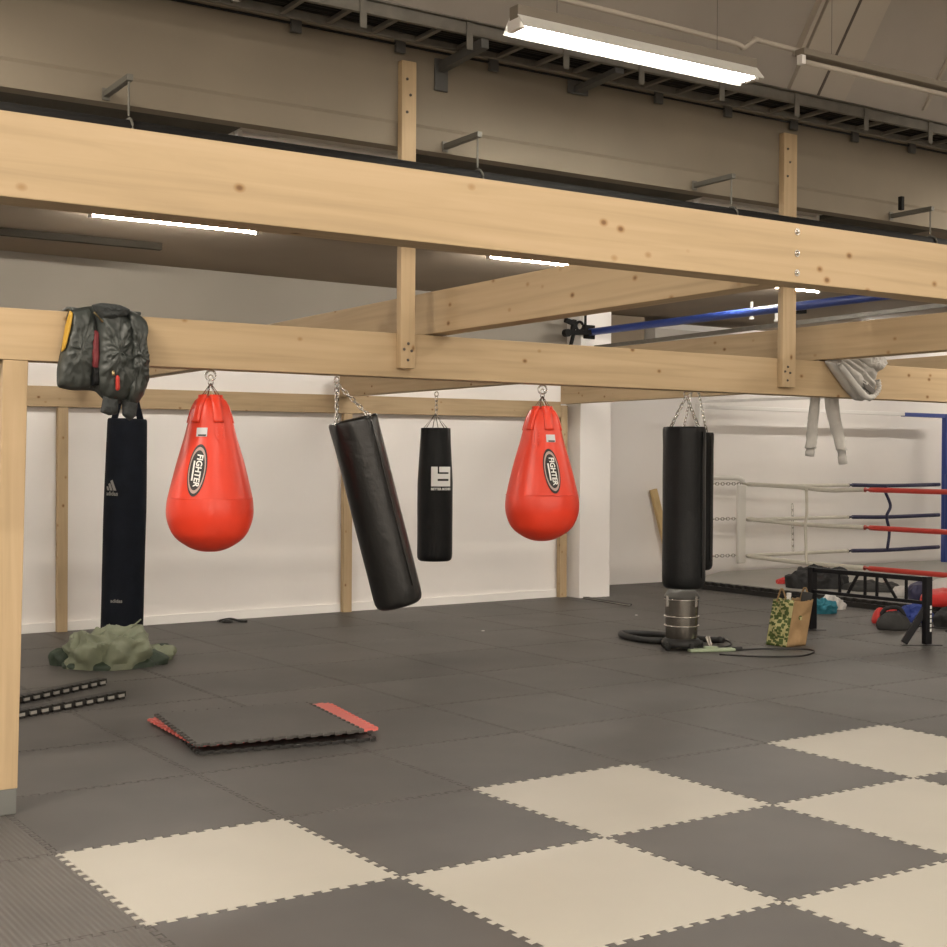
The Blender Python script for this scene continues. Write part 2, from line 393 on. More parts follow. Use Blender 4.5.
# steep roof slab rising towards the front hall
SL = 1.48; y0s, z0s = 6.30, 3.76
def slope(x, t, off=0):   # t metres up the slope
    n = math.sqrt(1+SL*SL); return Vector((x, y0s-t/n-off*SL/n, z0s+t*SL/n-off/n))
b = NB()
Q = [slope(-5, 0), slope(19.2, 0), slope(19.2, 4.6), slope(-5, 4.6)]; Q2 = [q+Vector((0, .2, .15)) for q in Q]
va = [b.verts.new(q) for q in Q]; vb = [b.verts.new(q) for q in Q2]
b.faces.new(va); b.faces.new(vb[::-1])
for i in range(4): b.faces.new((va[i], va[(i+1) % 4], vb[(i+1) % 4], vb[i]))
struct('ceiling_slope', b, M['slope'])
zt = slope(0, 4.6)
b = NB(); box(b, (-5, -13, zt.z), (19.5, zt.y+.25, zt.z+.2)); struct('ceiling_front', b, M['ceil'])
def slope_strip(name, x, w, t0, t1, th, mt):
    b = NB(); p = [slope(x-w/2, t0), slope(x+w/2, t0), slope(x+w/2, t1), slope(x-w/2, t1)]; q = [slope(x-w/2, t0, th), slope(x+w/2, t0, th), slope(x+w/2, t1, th), slope(x-w/2, t1, th)]
    A = [b.verts.new(v) for v in p]; B = [b.verts.new(v) for v in q]; b.faces.new(A); b.faces.new(B[::-1])
    for i in range(4): b.faces.new((A[i], A[(i+1) % 4], B[(i+1) % 4], B[i]))
    return struct(name, b, mt)
slope_strip('trim_2', 6.60, .50, 0, 4.5, .03, M['rib'])
slope_strip('trim_3', 6.60, .02, 0, 4.5, .034, M['joint'])
slope_strip('trim_4', 6.29, .03, .45, 4.5, .05, M['rib'])
slope_strip('trim_5', 5.45, .05, .75, 4.5, .04, M['rib'])
slope_strip('trim_6', 7.62, .025, .3, 4.5, .02, M['rib'])
b = NB(); p = [slope(-5, .98, .002), slope(6.3, .98, .002), slope(6.3, 1.0, .002), slope(-5, 1.0, .002)]
b.faces.new([b.verts.new(v) for v in p]); q = [b.verts.new(v) for v in [slope(-5, .98, .016), slope(6.3, .98, .016), slope(6.3, 1.0, .016), slope(-5, 1.0, .016)]]; b.faces.new(q)
struct('trim_7', b, M['joint'])

# ------------------------------------------------------------------ floor mats
E1 = Vector((math.cos(.01807), math.sin(.01807), 0)); E2 = Vector((-E1.y, E1.x, 0)); T0 = Vector((2.541, 5.444, 0))
NT, AMP = 13, .0125
def prof():
    o = [(0, 0), (.018, 0)]
    w = .964/NT
    for k in range(NT):
        x = .018+k*w
        o += [(x, -AMP), (x+.29*w, -AMP), (x+.20*w, AMP), (x+.80*w, AMP), (x+.71*w, -AMP), (x+w, -AMP)]
    o += [(.982, 0)]
    q = []
    for p in o:
        if not q or (abs(p[0]-q[-1][0])+abs(p[1]-q[-1][1])) > 1e-6: q.append(p)
    return q
PR = prof()
def mat_outline(gap=.0013):
    P = [(t, d) for t, d in PR]                       # near edge
    P += [(1+d, t) for t, d in PR]                    # right edge
    P += [(t, 1+d) for t, d in PR[::-1]] if False else [(1-t, 1+dict_d(t)) for t in []]
    top = [(t, 1+d) for t, d in PR]; left = [(d, t) for t, d in PR]
    P = [(t, d) for t, d in PR]+[(1, 0)]+[(1+d, t) for t, d in PR][1:]+[(1, 1)]+top[::-1][0:]+[(0, 1)]+left[::-1][0:-1]
    q = []
    for p in P:
        if not q or (abs(p[0]-q[-1][0])+abs(p[1]-q[-1][1])) > 1e-6: q.append(p)
    if abs(q[0][0]-q[-1][0])+abs(q[0][1]-q[-1][1]) < 1e-6: q.pop()
    n = len(q); o = []
    def off(poly, g):
        r = []
        for i in range(n):
            a, b_, c = Vector(poly[i-1]), Vector(poly[i]), Vector(poly[(i+1) % n])
            d1 = (b_-a).normalized(); d2 = (c-b_).normalized(); n1 = Vector((-d1.y, d1.x)); n2 = Vector((-d2.y, d2.x))
            nn = (n1+n2); nn = nn/max(.3, nn.length_squared/2) if nn.length > 1e-6 else n1
            r.append(tuple(b_+nn*g))
        return r
    return off(q, gap), off(q, gap+.0022)
OUT0, OUT1 = mat_outline()
def mat_bm(th=.02, z=0.0, mtx=Matrix(), chamfer=.003):
    bm = NB(); n = len(OUT0)
    A = [bm.verts.new(mtx @ Vector((x, y, z-th))) for x, y in OUT0]; B = [bm.verts.new(mtx @ Vector((x, y, z-chamfer))) for x, y in OUT0]; C_ = [bm.verts.new(mtx @ Vector((x, y, z))) for x, y in OUT1]
    bm.faces.new(A[::-1]); bm.faces.new(C_)
    for i in range(n):
        j = (i+1) % n; bm.faces.new((A[i], A[j], B[j], B[i])); bm.faces.new((B[i], B[j], C_[j], C_[i]))
    return bm
def mesh_of(bm, name, mt):
    bmesh.ops.recalc_face_normals(bm, faces=bm.faces); me = bpy.data.meshes.new(name); bm.to_mesh(me); bm.free(); me.materials.append(mt); return me
ME = {k: mesh_of(mat_bm(), 'floor_mat', M[k2]) for k, k2 in (('dark', 'foamdark'), ('white', 'foamwhite'), ('rib', 'foamworn'))}
def pj(P):
    v = Vector(P)-Vector((0, 0, H)); w = v.dot(FW)
    return (473.5+F_PX*v.dot(RT)/w, 473.5+F_PX*v.dot(DN)/w) if w > .1 else None
WHITE = {(-1, 0): 'cream interlocking floor mat lying alone among dark mats, leftmost cream mat',
         (1, 0): 'cream floor mat in the middle, its near corner touching the nearest large cream mat',
         (0, 1): 'large cream interlocking floor mat nearest the camera at bottom centre',
         (3, 0): 'farthest cream interlocking floor mat, at the right behind the other cream mats',
         (2, 1): 'cream floor mat cut by the right picture edge, just in front of the farthest one',
         (1, 2): 'cream interlocking floor mat in the bottom right corner of the picture',
         (4, 1): None}
DARKL = {(1, 1): 'charcoal interlocking floor mat enclosed on all four sides by cream mats',
         (0, 0): 'charcoal floor mat between the leftmost cream mat and the middle cream mat',
         (2, 0): 'charcoal floor mat between the middle cream mat and the farthest cream mat',
         (0, 2): 'charcoal floor mat at the bottom edge, between the two nearest cream mats',
         (-1, 1): 'charcoal interlocking floor mat in front of the leftmost cream mat at the bottom edge',
         (3, 1): 'charcoal interlocking floor mat in front of the farthest cream mat at right picture edge',
         (-2, 0): 'worn ribbed grey floor mat left of the leftmost cream mat',
         (-2, 1): 'worn ribbed grey floor mat in the bottom left corner of the picture',
         (-1, -1): 'ribbed grey floor mat right behind the leftmost cream mat, near the wooden post',
         (-2, -1): 'ribbed grey floor mat under the foot of the left wooden post'}
RIB = {(-2, 0), (-2, 1), (-2, -1)}
GEN = 'plain charcoal interlocking foam floor mat of the wide dark floor behind the cream mats'
base_obj = {}
for bb in range(-9, 4):
    for aa in range(-4, 18):
        o = T0+E1*aa-E2*(bb+1)
        cs = [o+E1*i*.25+E2*j*.25 for i in range(5) for j in range(5)]
        if not any((p := pj(c)) and -25 < p[0] < 972 and 560 < p[1] < 985 for c in cs): continue
        if all(c.y > (wally(c.x)-.02 if c.x < 9.7 else 13.75) for c in cs): continue
        if all(c.x > 12.8 for c in cs): continue
        if all(9.7 < c.x < 10.2 and c.y > 12.58 for c in cs): continue
        key = (aa, bb); w = key in WHITE and (WHITE[key] is not None); rb = key in RIB
        clip = any(c.y > (wally(c.x)-.03 if c.x < 10.0 else 13.74) for c in cs)
        col_hit = o.x+1 > 9.68 and o.x < 10.22 and o.y+1.02 > 12.56
        if clip or col_hit:
            base = [(o.x+E1.x*x+E2.x*y, o.y+E1.y*x+E2.y*y) for x, y in OUT0]
            def cut(poly, nx, ny, c):      # keep nx*x+ny*y <= c
                r = []
                for i in range(len(poly)):
                    p, q = poly[i-1], poly[i]; dp = nx*p[0]+ny*p[1]-c; dq = nx*q[0]+ny*q[1]-c
                    if (dp <= 0) != (dq <= 0): t = dp/(dp-dq); r.append((p[0]+(q[0]-p[0])*t, p[1]+(q[1]-p[1])*t))
                    if dq <= 0: r.append(q)
                return r
            WL = (-.0547, 1, 12.50-.024-.0547*3.2)
            if o.x+.5 < 9.0: pieces = [cut(base, *WL)]
            elif not col_hit: pieces = [cut(base, 0, 1, 13.755)]
            elif o.y < 12.3: pieces = [cut(base, 0, 1, 12.575)]
            else: pieces = [cut(cut(base, *WL), 1, 0, 9.625), cut(cut(base, 0, 1, 13.755), -1, 0, -10.085)]
            for pc in pieces:
                if len(pc) < 3 or max(p[1] for p in pc)-min(p[1] for p in pc) < .01: continue
                bm = NB(); prism(bm, pc, -.02, 0); tag(part('floor_mat', bm, M['foamdark']), GEN, 'floor mat', 'charcoal floor mats')
            continue
        else:
            ob = bpy.data.objects.new('floor_mat', ME['white' if w else 'rib' if rb else 'dark']); COL.objects.link(ob)
            ob.location = o; ob.rotation_euler.z = .01807
        if w: tag(ob, WHITE[key], 'floor mat', 'cream checkerboard floor mats')
        elif key in DARKL: tag(ob, DARKL[key], 'floor mat', 'charcoal floor mats')
        else: tag(ob, GEN, 'floor mat', 'charcoal floor mats')

# ------------------------------------------------------------------ timber frame
def bolt(bm, p, d, r=.016):
    p = Vector(p); d = Vector(d).normalized(); lathe_m = d.to_track_quat('Z', 'Y').to_matrix().to_4x4(); lathe_m.translation = p
    lathe(bm, [(0, .012), (r*.5, .011), (r*.8, .007), (r*.85, .003), (r*1.3, .003), (r*1.3, 0), (0, 0)], lathe_m, 14)
def timber(name, lo, hi, mt, label, cat, group=None):
    b = NB(); box(b, lo, hi, .003); return tag(part(name, b, mt), label, cat, group)
Y2, ZB, ZT = 6.12, 2.012, 2.240
front = timber('timber_beam', (-1.2, 3.565, 2.243), (8.6, 3.685, 2.463), WX, 'big pale spruce beam crossing the whole picture nearest the camera, three bolts at right', 'beam', 'horizontal timber beams')
for z in (2.432, 2.352, 2.280):
    b = NB(); bolt(b, (3.73, 3.565, z), (0, -1, 0), .010); part('bolt', b, M['chrome'], front, 30, 'bright steel coach bolt')
b2 = timber('timber_beam', (-1.5, Y2, ZB), (13.2, Y2+.115, ZT), WX, 'long spruce beam over the left post, carrying the red bags, jacket and hoodie', 'beam', 'horizontal timber beams')
b = NB(); beam(b, (-1.5, wally(-1.5)-.047, 2.151-.0077*4.77), (9.47, wally(9.47)-.047, 2.151+.0077*6.2), .09, .187, bev=.003); tag(part('timber_rail', b, WX), 'narrow spruce rail along the white back wall above the rear posts', 'rail', 'horizontal timber beams')
JY = 12.46
JE = {3.70: 12.42, 6.65: 12.585, 9.25: 12.46}
for x0, lab in ((3.70, 'spruce joist running from the front beam bolts back over the slim floor-length bag'), (6.65, 'spruce joist running back just right of the right hanger, under the hoodie'), (9.25, 'spruce joist at the far right, ending over the post beside the white column')):
    sk = .024 if x0 == 6.65 else 0
    b = NB(); beam(b, (x0+.0575+sk*1.9, 3.686, 2.361), (x0+.0575-sk*7.0, JE[x0], 2.361), .115, .222, bev=.003); tag(part('timber_joist', b, WY), lab, 'joist', 'joists of the timber frame')
def post(name, lo, hi, label): return timber(name, lo, hi, WZ, label, 'post', 'upright timber posts')
lp = thing('timber_post', (1.555, Y2+.055, 0), 'thick spruce post on a grey steel foot at the left picture edge', 'post', 'upright timber posts')
def lean(b):
    for v in b.verts: v.co.x -= .044*(1-v.co.z/2.01)
b = NB(); box(b, (1.500, Y2+.002, .115), (1.608, Y2+.112, ZB-.001), .003); lean(b); part('post_shaft', b, WZ, lp)
b = NB(); box(b, (1.502, Y2+.004, 0), (1.606, Y2+.110, .115), .004); lean(b); part('post_foot', b, M['footgrey'], lp, label='grey steel post foot')
for x0, x1, zt, lab in ((3.532, 3.625, 2.056, 'slim spruce post against the back wall just right of the thick left post'),
                        (6.545, 6.645, 2.079, 'slim spruce post against the back wall behind the tilted black bag'),
                        (9.475, 9.575, 2.249, 'slim spruce post against the back wall beside the white column')):
    post('timber_post', (x0, wally(x0)-.092, .0), (x1, wally(x0)-.024, zt), lab)
for x0, x1, zt, lab in ((3.482, 3.568, 3.645, 'short spruce hanger upright left of centre, screwed to the bag beam'), (6.238, 6.353, 3.650, 'short spruce hanger upright at right, near the grey hoodie')):
    h = timber('timber_hanger', (x0, Y2-.046, 2.057), (x1, Y2-.001, zt), WZ, lab, 'hanger', 'hanger uprights')
    for dx, z in ((.045, 2.185), (.02, 2.155), (.065, 2.148), (.043, 2.10), (.03, 3.55), (.05, 3.47), (.03, 3.38)):
        b = NB(); bolt(b, (x0+dx, Y2-.046, z), (0, -1, 0), .006); part('screw', b, M['joint'], h, 30)

# ------------------------------------------------------------------ services overhead
b = NB(); cyl(b, (-3, 5.80, 3.01), (14, 5.80, 3.01), .048, seg=20); pipe = part('service_pipe', b, M['black'], None, 40); tag(pipe, 'long black pipe hung just above the front beam', 'pipe')
for x in (1.95, 3.77, 5.53, 7.29):
    t = thing('pipe_hanger', (x, 6.0, 3.24), {1.95: 'grey bracket and rod holding the black pipe at far left', 3.77: 'grey bracket and rod holding the black pipe right of the left hanger upright', 5.53: 'grey bracket and rod holding the black pipe just left of the right hanger upright', 7.29: 'grey bracket and rod holding the black pipe at far right, with a black clip'}[x], 'bracket', 'pipe brackets on the concrete beam')
    b = NB(); box(b, (x-.014, 5.78, 3.228), (x+.014, 6.112, 3.256), .002); part('arm', b, M['dimsteel'], t)
    b = NB(); box(b, (x-.018, 6.112, 3.215), (x+.018, 6.119, 3.27), .002); part('plate', b, M['dimsteel'], t)
    b = NB(); cyl(b, (x, 5.80, 3.075), (x, 5.80, 3.229), .005, seg=8); part('rod', b, M['dimsteel'], t)
    b = NB(); ring(b, (x, 5.80, 3.01), .0545, .006, (1, 0, 0)); part('clamp', b, M['dimsteel'], t)
    if x == 7.29: b = NB(); box(b, (x-.015, 6.02, 3.27), (x+.015, 6.05, 3.36), .003); part('clip', b, M['black'], t)
# cable ladder
t = thing('cable_ladder', (5, 5.85, 3.7), 'long galvanised cable ladder with dark cables along the top of the concrete beam', 'cable ladder')
for nm, y in (('side_rail', 5.71), ('side_rail', 5.965)):
    b = NB(); box(b, (-2, y-.012, 3.705), (14, y+.012, 3.765), .002)
    part(nm, b, M['galv'], t)
b = NB(); box(b, (-2, 5.675, 3.765), (14, 5.70, 3.772)); part('rail_flange', b, M['galv'], t)
for k in range(46):
    x = 1.5+k*.25
    if x > 9: break
    b = NB(); box(b, (x-.013, 5.722, 3.71), (x+.013, 5.953, 3.73), .001); part('rung', b, M['galv'], t)
for k in range(6):
    b = NB(); pts = [(x_*.5-2, 5.745+k*.036+.006*math.sin(x_*1.3+k), 3.745+.004*math.cos(x_+k*2)) for x_ in range(33)]; tube(b, pts, .014, 6); part('cable', b, M['black'], t, 'all', 'black cable')
for x in (2.4, 3.05, 3.65, 4.25, 4.76, 5.35, 5.95, 6.55, 7.15):
    b = NB(); box(b, (x-.018, 5.690, 3.63), (x+.018, 5.698, 3.768), .001); part('joint_plate', b, M['galv'], t)
for k, x in enumerate((2.886, 3.476, 4.055, 5.219, 5.769, 6.334, 6.895, 7.456)):
    b = NB(); box(b, (x-.028, 6.075, 3.68), (x+.028, 6.099, 3.765), .003); part('wall_clip', b, M['greysteel'], t)
b = NB(); tube(b, [(-2, 6.092, 3.726), (14, 6.092, 3.726)], .008, 6); tag(part('cable', b, M['black'], None, 'all'), 'thin dark cable along the top of the concrete beam below the ladder', 'cable')
t = thing('shelf_bracket', (3.74, 6.0, 3.6), 'grey cantilever bracket under the cable ladder, right of the left hanger upright', 'bracket', 'cable ladder brackets')
b = NB(); box(b, (3.70, 6.105, 3.53), (3.78, 6.119, 3.70), .003); part('plate', b, M['greysteel'], t)
b = NB(); beam(b, (3.74, 6.105, 3.655), (3.74, 5.69, 3.675), .045, .05); part('arm', b, M['greysteel'], t)
t2 = thing('shelf_bracket', (4.62, 6.0, 3.6), 'dark grey bracket under the cable ladder below the lit lamp', 'bracket', 'cable ladder brackets')
b = NB(); box(b, (4.56, 6.085, 3.645), (4.70, 6.099, 3.72), .003); part('plate', b, M['greysteel'], t2)
b = NB(); beam(b, (4.63, 6.086, 3.67), (4.63, 5.72, 3.69), .06, .03); part('arm', b, M['greysteel'], t2)
# fluorescent lamps
def tube_lamp(name, x0, x1, y, z, label, group, lit=True, reflector=True, wid=.14, hb=.065, glow='tubeglass', open_end=False):
    t = thing(name, ((x0+x1)/2, y, z), label, 'lamp', group)
    b = NB(); box(b, (x0, y-.035, z+.03), (x1, y+.035, z+.03+hb), .003); part('housing', b, M['lampbody'], t)
    for xs in (x0+.25, x1-.25):
        b = NB(); cyl(b, (xs, y, z+.03+hb), (xs, y, z0s+(y0s-y)*SL), .0015, seg=6); part('suspension_wire', b, M['dimsteel'], t)
    if reflector:
        b = NB()
        for s in (-1, 1):
            v = [(x0, y+s*.03, z+.045), (x1, y+s*.03, z+.045), (x1, y+s*wid/2, z-.02), (x0, y+s*wid/2, z-.02)]
            A = [b.verts.new(p) for p in v]; B = [b.verts.new((p[0], p[1]+s*.004, p[2]+.004)) for p in v]
            b.faces.new(A); b.faces.new(B[::-1])
            for i in range(4): b.faces.new((A[i], A[(i+1) % 4], B[(i+1) % 4], B[i]))
        part('reflector', b, M['reflector'], t)
    for s in ((-1, 1) if reflector else (0,)):
        b = NB(); cyl(b, (x0+.03, y+s*.032, z), (x1-.03, y+s*.032, z), .014, seg=12); part('tube', b, M[glow] if lit else M['rib'], t, 'all', 'lit fluorescent tube' if lit else None)
    for xe in (x0+.015, x1-.015):
        b = NB(); box(b, (xe-.015, y-.05 if reflector else y-.02, z-.018), (xe+.015, y+.05 if reflector else y+.02, z+.035), .003); part('end_cap', b, M['white'], t)
    return t
M['addedtube'] = emit('added_ring_tube', (1, .93, .83), 185)  # glow of the added, unseen lamps by the ring wall
M['tubebright'] = emit('bright_fluorescent_tube', (1, .96, .88), 36)
tube_lamp('strip_lamp', 3.575, 5.10, 5.2, 3.60, 'lit double fluorescent strip lamp at the top of the picture', 'strip lamps in front of the concrete beam', glow='tubebright', wid=.17)
tube_lamp('strip_lamp', 5.47, 7.1, 5.22, 3.76, 'unlit grey strip lamp at the top right by the sloping roof', 'strip lamps in front of the concrete beam', lit=False, reflector=False, hb=.035)
b = NB(); tube(b, spline([(3.6, 5.25, 3.80), (4.4, 5.25, 3.795), (5.0, 5.25, 3.785), (5.10, 5.27, 3.78), (5.20, 5.28, 3.84), (5.30, 5.3, 3.85), (6.2, 5.3, 3.835), (7.2, 5.3, 3.83)]), .014, 8)
tag(part('conduit', b, M['rib'], None, 'all'), 'pale conduit running above the strip lamps at top right', 'conduit')
for x in (3.75, 4.95):
    pass
RL = 'slim lit fluorescent tube lamps on the rear ceiling'
for x0, x1, yl, lab in ((-1.2, .16, 10.03, 'added unseen tube lamp on the rear ceiling outside the picture at left'), (-4.4, -3.0, 10.03, 'added unseen tube lamp on the rear ceiling far outside the picture at left'), (13.9, 15.3, 12.15, 'added unseen tube lamp on the rear ceiling above the ring'), (17.3, 18.7, 12.15, 'added unseen tube lamp on the rear ceiling above the blue ring corner'), (3.07, 4.43, 10.03, 'slim lit tube lamp on the brown rear ceiling, leftmost under the front beam'), (6.63, 8.0, 10.03, 'slim lit tube lamp on the brown rear ceiling, middle one above the joist'), (9.47, 10.83, 10.03, 'slim lit tube lamp on the rear ceiling behind the right hanger upright')):  # off-frame left and ring lamps are unseen, added to light the rear room
    t = thing('tube_lamp', ((x0+x1)/2, yl, 3.45), lab, 'lamp', RL)
    b = NB(); box(b, (x0, yl-.03, 3.415), (x1, yl+.03, 3.45), .003); part('housing', b, M['white'], t)
    b = NB(); cyl(b, (x0+.03, yl, 3.400), (x1-.03, yl, 3.400), .011, seg=12); part('tube', b, M['tubeglass' if yl < 11 else 'addedtube'], t, 'all', 'lit fluorescent tube')
    for xe in (x0+.012, x1-.012):
        b = NB(); box(b, (xe-.012, yl-.02, 3.38), (xe+.012, yl+.02, 3.418), .002); part('end_cap', b, M['white'], t)
t = thing('tube_lamp', (3.3, 11.3, 3.45), 'dark strip on the rear ceiling at far left', 'lamp', 'dark ceiling strips')  # plain dark bar on the ceiling
b = NB(); box(b, (2.5, 11.27, 3.39), (4.09, 11.33, 3.45), .004); part('housing', b, M['darkbrown'], t)
for x0, x1, lab in ((2.80, 3.86, 'short tube lamp seen between front beam and concrete beam, left one'), (6.0, 7.12, 'short tube lamp seen between front beam and concrete beam, right one')):
    t = thing('tube_lamp', ((x0+x1)/2, 6.62, 3.30), lab, 'lamp', 'tube lamps behind the concrete beam')
    b = NB(); box(b, (x0, 6.54, 3.30), (x1, 6.80, 3.45), .004); part('housing', b, M['duct'], t)
    b = NB(); cyl(b, (x0+.02, 6.62, 3.283), (x1-.02, 6.62, 3.283), .013, seg=12); part('tube', b, M['white'], t, 'all')
    for xe in (x0+.012, x1-.012):
        b = NB(); box(b, (xe-.012, 6.595, 3.262), (xe+.012, 6.645, 3.30), .002); part('end_cap', b, M['white'], t)
for x0, x1, lab in ((-1.5, 2.78, 'dark olive ceiling panel behind the concrete beam, leftmost'), (3.90, 5.96, 'dark olive ceiling panel behind the concrete beam, middle one'), (7.18, 8.18, 'dark olive ceiling panel behind the concrete beam, short one at right')):
    b = NB(); box(b, (x0, 6.49, 3.285), (x1, 6.84, 3.45), .004); tag(part('ceiling_panel', b, M['panel']), lab, 'ceiling panel', 'dark ceiling panels')

# blue rail with clamp, duct, conduit at the back right
t = thing('blue_rail', (9.75, 11, 3.1), 'long blue painted rail high above, running from the white column towards the camera', 'rail')
b = NB(); cyl(b, (9.745, 12.56, 3.108), (9.79, 6.9, 3.108), .042, seg=18); part('bar', b, M['bluepaint'], t, 40)
b = NB(); box(b, (9.66, 12.555, 3.03), (9.82, 12.579, 3.19), .006); part('end_plate', b, M['black'], t)
t = thing('beam_clamp', (10.0, 12.5, 3.2), 'black steel clamp bracket on the white column at the end of the blue rail', 'bracket')
b = NB(); beam(b, (9.36, 12.52, 3.075), (9.80, 12.50, 3.105), .05, .055); cyl(b, (9.38, 12.49, 3.075), (9.38, 12.56, 3.075), .045, seg=14); part('arm', b, M['black'], t)
b = NB(); beam(b, (9.37, 12.54, 3.225), (9.52, 12.54, 3.185), .05, .05); beam(b, (9.47, 12.54, 3.07), (9.50, 12.54, 3.235), .045, .045, (1, 0, 0)); part('jaw', b, M['black'], t)
b = NB(); ring(b, (9.57, 12.53, 3.165), .050, .016, (0, 1, 0)); part('yoke', b, M['black'], t)
b = NB(); cyl(b, (9.45, 12.54, 2.93), (9.49, 12.54, 3.07), .024, seg=10); part('clamp_screw', b, M['black'], t)
b = NB(); cyl(b, (9.655, 12.53, 3.09), (9.655, 12.53, 3.30), .016, seg=10); part('clamp_screw', b, M['black'], t)
b = NB(); box(b, (11.29, 13.2, 3.05), (13.3, 13.76, 3.30), .006); tag(part('ventilation_duct', b, M['duct']), 'pale grey rectangular duct high on the recess wall', 'duct')
b = NB(); box(b, (10.25, 13.3, 2.95), (11.2, 13.76, 3.44), .006); tag(part('ceiling_panel', b, M['ceil']), 'brown recessed panel high between the white column and the grey duct', 'ceiling panel', 'dark ceiling panels')
b = NB(); beam(b, (9.62, 12.3, 2.905), (9.35, 6.4, 2.905), .03, .042); tag(part('steel_channel', b, M['galv']), 'grey perforated steel channel just above the right-hand joist', 'channel')
for px_x, lab in ((11.2, 'white hanging conduit stub nearer the blue clamp'), (11.6, 'white hanging conduit stub with black box, further right')):
    t = thing('conduit_stub', (px_x, 11.4, 3.45), lab, 'conduit', 'conduit stubs under the rear ceiling')
    b = NB(); cyl(b, (px_x, 11.4, 3.26), (px_x, 11.4, 3.45), .02, seg=10); part('pipe', b, M['white'], t)
    b = NB(); cyl(b, (px_x, 11.4, 3.25), (px_x, 11.4, 3.27), .03, seg=10); part('cap', b, M['white'], t)
    if px_x > 11.5: b = NB(); box(b, (px_x+.12, 11.3, 3.36), (px_x+.4, 11.42, 3.45), .006); part('junction_box', b, M['black'], t)

# ------------------------------------------------------------------ punching bags
def facing(x, y): return math.atan2(-y, -x)
def cyl_map(c, rfun, z0, s0, off, mtx=None, rot=0.0):
    """(s right, t up) on the side of an upright round body; s0 = offset to the viewer's right in metres"""
    ph = facing(c[0], c[1]); cr, sr = math.cos(rot), math.sin(rot)
    def fn(s, t):
        s, t = s*cr-t*sr, s*sr+t*cr
        z = z0+t; r = rfun(z)
        a = ph+math.asin(max(-.99, min(.99, s0/rfun(z0))))+s/r
        p = Vector((c[0]+(r+off)*math.cos(a), c[1]+(r+off)*math.sin(a), z))
        return mtx @ p if mtx else p
    return fn
def teardrop(x, y, ztop, label, spx, s_off, sd, rot):
    """ztop = underside of the beam; spx = metres per photo pixel at the bag"""
    t = thing('teardrop_bag', (x, y, ztop-.87), label, 'punching bag', 'red teardrop punching bags')
    P = [(13.5, 29), (18, 37), (21.5, 48), (23.5, 57), (26, 67), (31.5, 86), (36.5, 105), (41, 124), (42.6, 133), (43, 143), (41.5, 152), (37.5, 162), (32.5, 168.5), (26, 173.5), (18, 178), (9, 180.8), (0, 181.5)]
    pf = [(r*.00485, ztop-(d)*.00485) for r, d in P]
    def rf(z):
        for (r0, z0), (r1, z1) in zip(pf, pf[1:]):
            if z1 <= z <= z0: k = (z0-z)/(z0-z1); return max(.02, r0+(r1-r0)*k)
        return pf[0][0]
    pts = spline([(r, 0, z) for r, z in pf], 3)
    full = [(0, pf[0][1]-.01), (.045, pf[0][1]-.005)]+[(max(0, p.x), p.z) for p in pts]
    full[-1] = (0, full[-1][1])
    def warp(p, a):
        k = max(0, min(1, (p.z-(ztop-.45))/.3)); r = 1+.022*k*math.sin(a*8+sd)+.008*math.sin(a*3+p.z*9+sd); return Vector((p.x*r, p.y*r, p.z))
    mt = Matrix.Translation((x, y, 0))
    b = NB(); lathe(b, full, mt, 48, warp); body = part('bag_body', b, M['red'], t, 'all')
    z1 = ztop-.62
    b = NB(); ring_p = [(x+(rf(z1)+.001)*math.cos(2*PI*k/48), y+(rf(z1)+.001)*math.sin(2*PI*k/48), z1) for k in range(48)]; tube(b, ring_p, .002, 5, True); part('seam', b, M['red'], body, 'all')
    zt_ = pf[0][1]
    for k in range(6):
        a = facing(x, y)+k*PI/3+.35
        b = NB(); w = .5
        def st(u, v, a=a):
            z = zt_+.018-.135*v; r = (rf(min(z, zt_))+.004) if z <= zt_ else pf[0][0]*.9; aa = a+(u-.5)*.050/max(r, .06)
            return Vector((x+r*math.cos(aa), y+r*math.sin(aa), z))
        sheet(b, 3, 10, st); o = part('strap', b, M['red'], t, 'all'); md = o.modifiers.new('solid', 'SOLIDIFY'); md.thickness = .005
        b = NB(); p = Vector((x+pf[0][0]*.62*math.cos(a), y+pf[0][0]*.62*math.sin(a), zt_+.02)); tube(b, [p, Vector((x, y, zt_+.075))], .003, 6); part('hook_wire', b, M['chrome'], t, 'all')
    b = NB(); chain(b, (x, y, ztop-.03), (x, y, zt_+.07), .04, .0035, .012); part('chain', b, M['chrome'], t, 'all')
    b = NB(); ring(b, (x, y, ztop-.028), .024, .0045, (.5, .8, 0)); part('hanging_ring', b, M['chrome'], t, 'all')
    # badge with the word mark, patch
    fc = cyl_map((x, y), rf, ztop-.485, s_off, .003, rot=rot)
    bo = NB(); decal(bo, *disc_grid(.046, .124, r0=0.0), fc); bd = part('badge', bo, M['badgeblack'], t, 'all', 'black oval badge')
    fc = cyl_map((x, y), rf, ztop-.485, s_off, .0042, rot=rot)
    bo = NB(); decal(bo, *disc_grid(.041, .110, k=2, r0=.86), fc); part('badge_rim', bo, M['badgegrey'], bd, 'all', 'grey badge rim')
    fc = cyl_map((x, y), rf, ztop-.485, s_off, .0048, rot=rot)
    vs, fs = text_tris('FIGHTER', .0395, .0011, .12); vs = [(y_+.006, -x_) for x_, y_ in vs]
    bo = NB(); decal(bo, vs, fs, fc); part('lettering', bo, M['logowhite'], bd, False, 'white lettering FIGHTER')
    bo = NB(); decal(bo, *rect_grid(-.0205, -.050, -.0125, .044, 2, 8), fc); part('bar_mark', bo, M['logowhite'], bd)
    fc = cyl_map((x, y), rf, ztop-.305, s_off+(.022 if s_off < 0 else -.008), .004)
    bo = NB(); decal(bo, *rect_grid(-.026, -.020, .026, .022, 6, 3), fc); pt = part('label_patch', bo, M['patch'], t, 'all', 'silver label patch')
